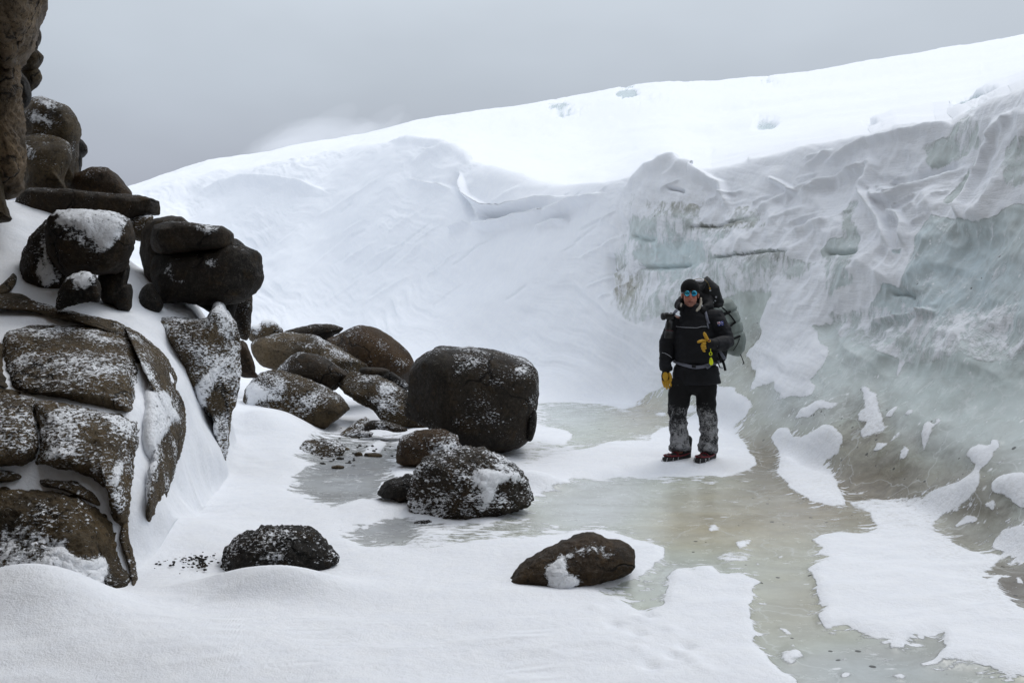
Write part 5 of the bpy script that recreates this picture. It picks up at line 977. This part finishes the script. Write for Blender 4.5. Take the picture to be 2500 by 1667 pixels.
# --- jacket
bm = bmesh.new()
loft_bm(bm, [(NECK+[0, 0, .0], .105, .10), (K(1696, 783, .03), .175, .125), (K(1698, 805, .03), .205, .15), (K(1699, 840, .02), .215, .165), (K(1700, 875, .01), .212, .165), (WA, .215, .165), (K(1700, 915, .02), .224, .175), (K(1701, 938, .02), .234, .182)], YAW, 26, .12)
loft_bm(bm, [(K(1672, 779, .06), .09), (SL, .088), (K(1640, 815, .11), .080, .085), (EL, .076, .082), (K(1627, 875, .07), .064, .07), (WL, .056, .062)], YAW, 18, .2)
loft_bm(bm, [(K(1728, 779, .0), .09), (SR, .092), (K(1761, 808, -.06), .086, .09), (ER, .082, .086), (K(1765, 842, -.20), .07, .072), (WR, .056, .06)], YAW, 18, .2)
loft_bm(bm, [(NECK+[0, 0, -.02], .12, .11), (K(1690, 757, .02), .112, .105), (K(1690, 748, .02), .10, .098)], YAW, 22, .15)            # collar
me = to_mesh(bm, 'jacket', .0085, 4, .5); v = coords(me)
wr = .0075*ridged(np.stack([v[:, 0]*5, v[:, 1]*5, v[:, 2]*13], -1)+3, 2)+.006*fbm(v*9, 3)+.007*ridged(np.stack([v[:, 0]*11+v[:, 2]*8, v[:, 1]*9, v[:, 2]*9-v[:, 0]*5], -1), 2)*sstep(.12, .3, np.abs(v[:, 0]-.03))
cinch = -.022*np.exp(-((v[:, 2]-WA[2])/.022)**2)*(np.abs(v[:, 0]-WA[0]) < .25)
displace(me, wr+cinch); jk = part('jacket', me, M_BLACK)
# hood lying round the neck, with its fleece lining
bm = bmesh.new()
loft_bm(bm, [(K(1662, 756, -.05), .030, .036), (K(1655, 748, .02), .036, .045), (K(1668, 738, .11), .05, .06), (K(1702, 726, .16), .075, .08), (K(1727, 737, .11), .072, .068), (K(1730, 752, .02), .050, .054), (K(1714, 764, -.06), .036, .038)], 0, 16)
loft_bm(bm, [(K(1700, 742, .14), .06, .05), (K(1704, 722, .15), .07, .05)], 0, 14)
me = to_mesh(bm, 'hood', .008, 5); displace(me, .008*ridged(coords(me)*14, 2)); hd = part('hood', me, M_HOOD, jk)
bm = bmesh.new(); me = to_mesh((lambda b: (loft_bm(b, [(K(1664, 745, -.05), .010, .014), (K(1662, 752, -.07), .012, .012)], 0, 8), b)[1])(bmesh.new()), 'fleece_lining', .005, 2); part('fleece_lining', me, M_FLEECE, jk); loft_bm(bm, [(K(1701, 762, -.085), .014), (K(1708, 754, -.075), .016), (K(1711, 744, -.04), .014), (K(1711, 731, -.02), .011)], 0, 10)
me = to_mesh(bm, 'fleece_lining', .005, 2); displace(me, .003*fbm(coords(me)*70, 2)); part('fleece_lining', me, M_FLEECE, jk)
bm = bmesh.new(); ball_bm(bm, K(1714, 750, -.085), .008); part('snap_stud', to_mesh(bm, 'snap_stud'), M_PIPE, jk)
from mathutils.bvhtree import BVHTree
def surf(me_obj):                                          # drop a pixel on the garment's camera-facing side
    m_ = me_obj.data; return BVHTree.FromPolygons([p.co[:] for p in m_.vertices], [p.vertices[:] for p in m_.polygons])
jt = surf(jk); CAMP = Vector((0, 0, H))-Vector((ROOT[0], ROOT[1], 0.0))
def on(px, py, lift=.004, tree=None):
    d = Vector(P(px, py, PD))-Vector((0, 0, H)); d.normalize()
    hit = (tree or jt).ray_cast(CAMP, d)[0]
    if hit is None: return Vector(K(px, py, -.15))
    return hit-d*lift
def ribbon(bm, pts, w, th=.004):                           # a strap: flat tube along points
    loft_bm(bm, [(np.array(p), w, th) for p in pts], 0, 8, .1)
def strap_on(name, px_pts, w, mat, parent, lift=.007, th=.004, n=6, tree=None, nm=None):
    q = np.array(px_pts, float); t = np.linspace(0, len(q)-1, (len(q)-1)*n+1); xs = np.interp(t, np.arange(len(q)), q[:, 0]); ys = np.interp(t, np.arange(len(q)), q[:, 1])
    pts = [np.array(on(a, b, lift, tree)) for a, b in zip(xs, ys)]
    bm = bmesh.new(); m = len(pts); rows = []
    for i, p in enumerate(pts):
        tg = pts[min(i+1, m-1)]-pts[max(i-1, 0)]; tg /= np.linalg.norm(tg)+1e-9; vd = np.array(CAMP)-p; vd /= np.linalg.norm(vd)
        s = np.cross(tg, vd); s /= np.linalg.norm(s)+1e-9
        rows.append([bm.verts.new(p+s*w+vd*a) for a in (-th*2, th)]+[bm.verts.new(p-s*w+vd*a) for a in (th, -th*2)])
    for a, b in zip(rows[:-1], rows[1:]):
        for i in range(4): bm.faces.new((a[i], a[(i+1) % 4], b[(i+1) % 4], b[i]))
    bm.faces.new(rows[0]); bm.faces.new(rows[-1][::-1])
    return part(name, to_mesh(bm, name), mat, parent)
strap_on('reflective_piping', [(1650, 800.5), (1668, 803), (1700, 804), (1706, 803), (1712, 801), (1726, 801)], .0022, M_PIPE, jk, .003, .002)
strap_on('reflective_piping', [(1616, 864.5), (1624, 866), (1633, 871), (1640, 877)], .0022, M_PIPE, jk, .003, .002)
strap_on('zip_flap', [(1672, 905), (1671, 922), (1669, 939)], .004, M_BSTRAP, jk, .003, .003)
# flag patch on the upper sleeve
fp = []; p00, p10, p01 = np.array(on(1750.5, 790, .003)), np.array(on(1765, 787.5, .003)), np.array(on(1753, 800.5, .003))
def fq(u, w_, lift=0.0): 
    p = p00+(p10-p00)*u+(p01-p00)*w_; d = np.array(CAMP)-p; return p+d/np.linalg.norm(d)*(.004+lift)
def quad_obj(name, polys, mat, parent, lift):
    bm = bmesh.new()
    for pol in polys:
        a = [bm.verts.new(fq(u, w_, lift)) for u, w_ in pol]; b = [bm.verts.new(fq(u, w_, lift-.003)) for u, w_ in pol]
        bm.faces.new(a); bm.faces.new(b[::-1])
        for i in range(len(a)): bm.faces.new((a[i], b[i], b[(i+1) % len(a)], a[(i+1) % len(a)]))
    return part(name, to_mesh(bm, name), mat, parent)
M_FBLUE = plain('flag_blue', (22, 42, 120), .7); M_FRED = plain('flag_red', (190, 30, 52), .7); M_FWHITE = plain('flag_white', (224, 224, 230), .7)
pt = quad_obj('flag_patch', [[(0, 0), (1, 0), (1, 1), (0, 1)]], M_FBLUE, jk, 0)
quad_obj('cross_white', [[(0, .16), (.5, .16), (.5, .34), (0, .34)], [(.19, 0), (.31, 0), (.31, .5), (.19, .5)], [(0, 0), (.07, 0), (.5, .42), (.5, .5), (.43, .5), (0, .08)], [(.43, 0), (.5, 0), (.5, .08), (.07, .5), (0, .5), (0, .42)]], M_FWHITE, pt, .001)
quad_obj('cross_red', [[(0, .20), (.5, .20), (.5, .30), (0, .30)], [(.22, 0), (.28, 0), (.28, .5), (.22, .5)]], M_FRED, pt, .0018)
def star(u, w_, r): return [(u+r*(1 if i % 2 == 0 else .45)*math.sin(i*math.pi/7)*.55, w_-r*(1 if i % 2 == 0 else .45)*math.cos(i*math.pi/7)) for i in range(14)]
quad_obj('stars', [star(.25, .75, .17), star(.75, .2, .11), star(.75, .82, .12), star(.62, .5, .11), star(.88, .42, .11)], M_FWHITE, pt, .0012)
# --- trousers
bm = bmesh.new()
loft_bm(bm, [(K(1698, 915, .02), .19, .14), (K(1696, 945, .02), .205, .15)], YAW, 22)
loft_bm(bm, [(K(1668, 935, .03), .115, .13), (K(1660, 965, .02), .112, .118), (KL1+[0, 0, .04], .098, .104), (KL1, .095, .100), (K(1655, 1030, .0), .088, .094), (K(1658, 1060, .03), .085, .093), (K(1660, 1085, .03), .088, .10), (K(1661, 1099, .01), .098, .118)], YAW, 20, .12)
loft_bm(bm, [(K(1720, 935, .0), .115, .13), (K(1723, 965, -.02), .104, .112), (KR1+[0, 0, .04], .092, .100), (KR1, .090, .098), (K(1729, 1035, -.04), .086, .092), (K(1730, 1065, -.01), .082, .090), (K(1728, 1090, -.01), .080, .094), (K(1727, 1104, -.03), .084, .108)], YAW, 20, .12)
me = to_mesh(bm, 'trousers', .008, 4); v = coords(me)
low = sstep(.75, .3, v[:, 2])
displace(me, (.006+.009*low)*ridged(np.stack([v[:, 0]*4+v[:, 2]*3, v[:, 1]*4, v[:, 2]*(12)+v[:, 0]*6], -1)+7, 2)+.007*fbm(v*8+2, 3)+.010*ridged(np.stack([v[:, 0]*5, v[:, 1]*5, v[:, 2]*20+np.sin(v[:, 0]*30)], -1), 1)*sstep(.28, .12, v[:, 2]))
vattr(me, 'frost', np.interp(v[:, 2], [.05, .36, .54, .66, .82], [.70, .64, .50, .02, -.45])+.12*fbm(v*5, 2)); part('trousers', me, M_TROUS)
# --- boots with rubber ice grips
for heel, toe, lab in ((K(1676, 1107, .05), K(1634, 1117, -.09), 'l'), (K(1737, 1117, .02), K(1710, 1124, -.15), 'r')):
    heel = np.array(heel); toe = np.array(toe); heel[2] = toe[2] = 0.0; d = toe-heel; L = np.linalg.norm(d); d /= L; sd_ = np.cross([0, 0, 1], d); ya = math.atan2(sd_[1], sd_[0])
    f = lambda a, z: heel+d*a*L+np.array([0, 0, z])
    bm = bmesh.new()
    loft_bm(bm, [(f(-.05, .068), .046, .058), (f(.3, .065), .050, .052), (f(.65, .066), .056, .050), (f(1.0, .064), .055, .050), (f(1.18, .058), .042, .040)], ya, 16)
    loft_bm(bm, [(f(.08, .06), .055, .06), (f(.06, .16), .058, .065), (f(.04, .24), .06, .07)], ya, 16)
    bt = part('boot', to_mesh(bm, 'boot', .007, 3), M_RUB)
    bm = bmesh.new(); loft_bm(bm, [(f(-.06, .022), .046, .018), (f(.3, .022), .048, .018), (f(.7, .022), .058, .018), (f(1.05, .022), .054, .018), (f(1.2, .024), .038, .018)], ya, 16, .3); part('sole', to_mesh(bm, 'sole', .006, 1), M_RUB, bt)
    bm = bmesh.new()
    ov = [(f(a, z)+sd_*w) for a, w, z in ((1.26, 0, .098), (1.18, .034, .098), (1.0, .052, .098), (.7, .058, .09), (.35, .056, .092), (0, .05, .105), (-.2, 0, .118), (0, -.05, .105), (.35, -.056, .092), (.7, -.058, .09), (1.0, -.052, .098), (1.18, -.034, .098), (1.26, 0, .098))]
    loft_bm(bm, [(p, .006, .007) for p in ov], 0, 8, 0)
    loft_bm(bm, [(f(.66, .085)+sd_*.058, .006, .012), (f(.68, .112)+sd_*.03, .006, .012), (f(.68, .118), .006, .012), (f(.68, .112)-sd_*.03, .006, .012), (f(.66, .085)-sd_*.058, .006, .012)], 0, 8)
    loft_bm(bm, [(f(1.05, .09)+sd_*.045, .006, .012), (f(1.02, .108), .008, .014), (f(1.05, .09)-sd_*.045, .006, .012)], 0, 8)
    gr = part('ice_grip', to_mesh(bm, 'ice_grip'), M_RED, bt)
    for a, w in ((1.24, .03), (1.24, -.03), (.75, .064), (.75, -.064), (1.02, .061), (1.02, -.061)):
        bm = bmesh.new(); loft_bm(bm, [(f(a, .08)+sd_*w, .004), (f(a+.05, .045)+sd_*w*1.06, .004), (f(a, .006)+sd_*w*.95, .004)], 0, 6); part('chain', to_mesh(bm, 'chain'), M_STEEL, gr)
# --- gloves, five fingers each
def finger(bm, pts, r): loft_bm(bm, [(np.array(p), q) for p, q in zip(pts, r)], 0, 10, .8)
# hanging hand: back of the hand outward, fingers curled a little towards the thigh
g0 = K(1626, 908, .01)
bm = bmesh.new(); loft_bm(bm, [(g0+[0, 0, .03], .046, .05), (g0, .044, .048)], YAW, 14); loft_bm(bm, [(g0+[0, 0, -.01], .038, .032), (g0+[-.004, -.008, -.05], .047, .028), (g0+[-.002, -.014, -.085], .046, .026)], YAW+.5, 14)
glv = part('glove', to_mesh(bm, 'glove', .005, 2), M_HOOD, label='glove on the hanging hand')
for i in range(4):
    o_ = yw(np.array([(-.033+.022*i), 0, 0])); b0 = g0+np.array([-.002, -.016, -.088])+o_; ln = (.030, .037, .034, .026)[i]
    bm = bmesh.new(); finger(bm, [b0, b0+[.004, -.012, -ln], b0+[.012, -.010, -ln*1.85], b0+[.020, .002, -ln*2.4]], (.0125, .0125, .0115, .0100)); part('finger', to_mesh(bm, 'finger', .0035, 1), M_YEL, glv)
bm = bmesh.new(); finger(bm, [g0+[.030, -.025, -.030], g0+[.040, -.042, -.055], g0+[.040, -.048, -.085], g0+[.036, -.046, -.102]], (.016, .015, .013, .011)); part('thumb', to_mesh(bm, 'thumb', .0035, 1), M_YEL, glv)
bm = bmesh.new(); ball_bm(bm, g0+[-.012, -.036, -.055], (.030, .012, .045), YAW); part('leather_panel', to_mesh(bm, 'leather_panel'), M_YEL, glv)
# raised hand: knuckles to the viewer, thumb up, index pointing across, the others curled under
wr0 = np.array(WR); h0 = K(1730, 842, -.37)
bm = bmesh.new(); loft_bm(bm, [(wr0+[.01, .03, 0], .052, .055), (wr0, .050, .052), (K(1737, 843, -.345), .044, .046)], YAW, 14); loft_bm(bm, [(K(1738, 843, -.35), .04, .046), (h0, .036, .050), (K(1723, 842, -.395), .028, .048)], 0, 14)
glv = part('glove', to_mesh(bm, 'glove', .005, 2), M_HOOD, label='glove on the raised hand')
for nm, pts, r in (('thumb', [K(1727, 833, -.40), K(1724, 827, -.415), K(1720.5, 820, -.42), K(1719.5, 817, -.42)], (.017, .017, .0165, .013)), ('finger', [K(1722, 836, -.405), K(1714, 835.5, -.425), K(1708, 837, -.43), K(1704.5, 838.5, -.43)], (.0155, .015, .0145, .012)),
                   ('finger', [K(1721, 842, -.41), K(1715.5, 843.5, -.435), K(1713.5, 849, -.43), K(1716.5, 852, -.405)], (.0145, .0145, .0135, .012)), ('finger', [K(1721.5, 848, -.405), K(1716.5, 850, -.43), K(1715, 855, -.42), K(1718, 857, -.40)], (.014, .014, .013, .0115)),
                   ('finger', [K(1722.5, 853, -.40), K(1718.5, 855.5, -.42), K(1717.5, 860, -.41), K(1720, 861, -.395)], (.0125, .0125, .0115, .0105))):
    bm = bmesh.new(); finger(bm, pts, r); part(nm, to_mesh(bm, nm, .0035, 1), M_YEL, glv)
bm = bmesh.new(); box_bm(bm, K(1731, 835, -.428), (.016, .006, .016), None, .002); part('badge', to_mesh(bm, 'badge'), M_RED, glv)
bm = bmesh.new(); ball_bm(bm, K(1730, 836, -.40), (.020, .022, .014)); part('leather_panel', to_mesh(bm, 'leather_panel'), M_YEL, glv)
strap_on('cuff_strap', [(1743, 853), (1748, 850), (1752, 848)], .006, M_STRAP, jk, .006)

# ------------------------------------------------------------------ backpack
pk = empty('backpack', tuple(ROOT[:2])+(person.location.z,)); tag(pk, 'grey and black trekking backpack with snow on its lid, worn by the person', 'backpack')
bm = bmesh.new()
loft_bm(bm, [(K(1766, 742, .24), .085, .085), (K(1770, 757, .25), .125, .11), (K(1775, 785, .25), .135, .12), (K(1782, 812, .25), .138, .125), (K(1788, 840, .25), .135, .125), (K(1790, 858, .25), .115, .11), (K(1788, 866, .25), .08, .08)], YAW, 22, .2)
loft_bm(bm, [(K(1735, 760, .22), .15, .12), (K(1745, 800, .22), .17, .13), (K(1755, 850, .22), .15, .12)], YAW, 22, .2)
me = to_mesh(bm, 'bag', .009, 4); v = coords(me); displace(me, .008*ridged(np.stack([v[:, 0]*10, v[:, 1]*10, v[:, 2]*5], -1), 2)+.006*fbm(v*10, 2)
    -.014*sum(np.exp(-((v[:, 2]-(zc+.25*(v[:, 0]-.35)))/.012)**2) for zc in (K(1775, 768, .2)[2], K(1780, 797, .2)[2], K(1787, 824, .2)[2])))
bag = part('bag', me, M_GREYB, pk)
bt_ = surf(bag)
for pts, w in (([(1742, 762), (1758, 769), (1772, 768), (1784, 764)], .010), ([(1772, 806), (1785, 798), (1796, 789)], .010), ([(1779, 834), (1795, 829), (1808, 823)], .011), ([(1757, 748), (1772, 762), (1785, 775), (1797, 792)], .006), ([(1790, 860), (1800, 845), (1806, 830)], .003), ([(1762, 780), (1770, 772), (1782, 766)], .008)):
    strap_on('compression_strap', pts, w, M_BSTRAP, pk, .006, .003, tree=bt_)
bm = bmesh.new(); loft_bm(bm, [(K(1700, 712, .20), .11, .10), (K(1714, 706, .20), .142, .11), (K(1728, 722, .20), .135, .11), (K(1742, 742, .22), .105, .09), (K(1750, 752, .22), .09, .08)], YAW, 20, .6)
loft_bm(bm, [(K(1745, 748, .20), .08), (K(1752, 770, .2), .10, .09), (K(1756, 860, .17), .08, .07), (K(1758, 880, .16), .06)], YAW, 16)
me = to_mesh(bm, 'lid', .009, 4); displace(me, .008*ridged(coords(me)*9, 2)); lid = part('lid', me, M_BLKB, pk)
lt = surf(lid)
bm = bmesh.new(); ball_bm(bm, np.array(on(1711, 690, -.012, lt)), (.062, .035, .026), YAW, .3)
part('snow_cap', to_mesh(bm, 'snow_cap'), M_SNOWL, pk)
strap_on('lid_cord', [(1693, 687), (1706, 683.5), (1720, 686), (1728, 694), (1732, 704), (1735, 712)], .003, plain('olive_cord', (120, 104, 60), .7), pk, .006, .003, tree=lt)
for x, y in ((1733, 708), (1734, 713), (1746, 738), (1741, 742), (1748, 729)):
    bm = bmesh.new(); box_bm(bm, on(x, y, .010, lt), (.016, .012, .014), None, .003); part('buckle', to_mesh(bm, 'buckle'), M_PIPE if x != 1733 else M_YEL, pk)
strap_on('shoulder_strap', [(1721, 762), (1724, 772), (1728, 788), (1731, 794)], .013, M_STRAP, pk, .010, .005)
strap_on('shoulder_strap', [(1653, 760), (1646, 768), (1641, 778)], .014, M_STRAP, pk, .010, .005)
strap_on('strap_tail', [(1727, 791), (1728, 799), (1730, 806)], .007, M_STRAP, pk, .012, .004)
strap_on('hip_belt', [(1644, 884), (1654, 889), (1668, 894), (1688, 899), (1700, 900.5), (1715, 899), (1732, 894), (1745, 890), (1757, 886)], .016, M_STRAP, pk, .012, .006)
strap_on('belt_buckle', [(1689, 897), (1699, 898)], .017, M_BLKB, pk, .022, .008)
strap_on('belt_flap', [(1720, 894), (1727, 902), (1735, 896)], .010, M_STRAP, pk, .020, .004)
strap_on('belt_loop', [(1752, 875), (1754, 890), (1757, 900)], .006, M_BSTRAP, pk, .02, .004)
bm = bmesh.new(); ribbon(bm, [K(1756, 860, -.02), K(1763, 870, 0), K(1770, 880, .04)], .016); part('load_strap', to_mesh(bm, 'load_strap'), M_STRAP, pk)
bm = bmesh.new(); ribbon(bm, [K(1764, 882, .02), K(1768, 895, .02), K(1771, 908, .02)], .013, .006); part('strap_end', to_mesh(bm, 'strap_end'), M_BSTRAP, pk)
bm = bmesh.new(); loft_bm(bm, [(K(1758, 900, .02), .010), (K(1763, 902, .03), .010)], 0, 8); part('buckle', to_mesh(bm, 'buckle'), M_PIPE, pk)
bm = bmesh.new(); loft_bm(bm, [(K(x, y, .2), .004) for x, y in ((1806, 864), (1809, 872), (1813, 880), (1815, 886), (1817, 891), (1813, 894), (1815, 888), (1812, 878), (1808, 868))], 0, 6); part('drawcord', to_mesh(bm, 'drawcord'), M_BSTRAP, pk)

# ------------------------------------------------------------------ camera hung from the shoulder strap, lens down
cm = empty('camera', tuple(ROOT[:2])+(person.location.z,)); tag(cm, 'black camera with a long lens hanging from the backpack shoulder strap', 'camera')
bm = bmesh.new(); box_bm(bm, K(1634, 776, -.07), (.085, .075, .055), Matrix.Rotation(-.15, 3, 'Z'), .008); box_bm(bm, K(1628, 769, -.07), (.035, .05, .02), None, .006); part('camera_body', to_mesh(bm, 'camera_body'), M_CAM, cm)
bm = bmesh.new(); loft_bm(bm, [(K(1622, 776, -.07), .036), (K(1617, 776, -.075), .036)], 0, 16, .3); part('hand_grip', to_mesh(bm, 'hand_grip'), M_RUB, cm)
bm = bmesh.new(); loft_bm(bm, [(K(1636, 784, -.075), .033), (K(1635, 795, -.08), .034), (K(1634.5, 797, -.08), .038), (K(1634, 808, -.08), .038), (K(1633.5, 810, -.08), .034)], 0, 20, .05); ln_ = part('lens_barrel', to_mesh(bm, 'lens_barrel'), M_CAM, cm)
bm = bmesh.new(); loft_bm(bm, [(K(1633.5, 811, -.08), .041), (K(1633, 829, -.08), .046)], 0, 20, .05); part('lens_hood', to_mesh(bm, 'lens_hood'), M_RUB, ln_)
bm = bmesh.new(); loft_bm(bm, [(K(1634.5, 809.4, -.08), .0362), (K(1634.4, 810.6, -.08), .0362)], 0, 20, .05); part('lens_ring', to_mesh(bm, 'lens_ring'), M_RED, ln_)
# glove clip dangling from the raised glove
gc = empty('glove_clip', tuple(ROOT[:2])+(person.location.z,)); tag(gc, 'neon yellow glove clip dangling below the raised hand', 'clip')
bm = bmesh.new(); loft_bm(bm, [(K(1735+3.2*math.sin(q), 867-4.0*math.cos(q), -.33), .0045) for q in np.linspace(0, 2*math.pi, 15)], 0, 6, 0); loft_bm(bm, [(K(1735, 862, -.33), .004), (K(1735, 855, -.34), .004)], 0, 6); part('clip_loop', to_mesh(bm, 'clip_loop'), M_NEON, gc)
bm = bmesh.new(); loft_bm(bm, [(K(1735.4, 876, -.33), .008, .006), (K(1736.2, 884, -.33), .018, .008), (K(1736.4, 890, -.33), .020, .008), (K(1736.6, 894.5, -.33), .011, .007)], 0, 10, .3); part('clip_jaw', to_mesh(bm, 'clip_jaw'), M_NEON, gc)
bm = bmesh.new(); loft_bm(bm, [(K(1735.2, 873, -.33), .010, .008), (K(1735.3, 875.5, -.33), .010, .008)], 0, 10, .2); part('clip_hinge', to_mesh(bm, 'clip_hinge'), M_BSTRAP, gc)

# ------------------------------------------------------------------ blown snow smoking off the ridge and along the foot of the outcrop
def drift_cloud(cs, dens):
    m = bpy.data.materials.new('blown_snow'); m.use_nodes = True; nt = m.node_tree; nt.nodes.clear()
    o_ = nt.nodes.new('ShaderNodeOutputMaterial'); vv_ = nt.nodes.new('ShaderNodeVolumePrincipled'); vv_.inputs['Color'].default_value = (.93, .94, .96, 1); vv_.inputs['Density'].default_value = dens; vv_.inputs['Anisotropy'].default_value = .2
    nt.links.new(vv_.outputs[0], o_.inputs['Volume'])
    for (c, r, rz) in cs:
        bm = bmesh.new(); mt = Matrix.Translation(Vector(c)) @ Matrix.Rotation(rz, 4, 'Y') @ Matrix.Diagonal((*r, 1)); bmesh.ops.create_icosphere(bm, subdivisions=4, radius=1.0, matrix=mt)
        me = bpy.data.meshes.new('spindrift'); bm.to_mesh(me); bm.free(); me.polygons.foreach_set('use_smooth', np.ones(len(me.polygons), bool))
        tag(link('spindrift', me, m), kind='stuff')
rs = np.random.default_rng(21); cl = []
for k in range(26):
    u = rs.random(); x = 640+u*330+rs.normal(0, 12); h = np.interp(x, [600, 700, 740, 800, 900, 1000], [2, 12, 34, 22, 12, 2])*rs.uniform(.2, 1.2)
    y = np.interp(x, skx, sky_)-h*.6; r = rs.uniform(.5, 1.2)*(1+h/22)
    cl.append((P(x, y, rs.uniform(86, 92)), (r*rs.uniform(1.4, 3.0), r*1.2, r*rs.uniform(.5, .9)), -rs.uniform(.15, .8)))
drift_cloud(cl, .032)
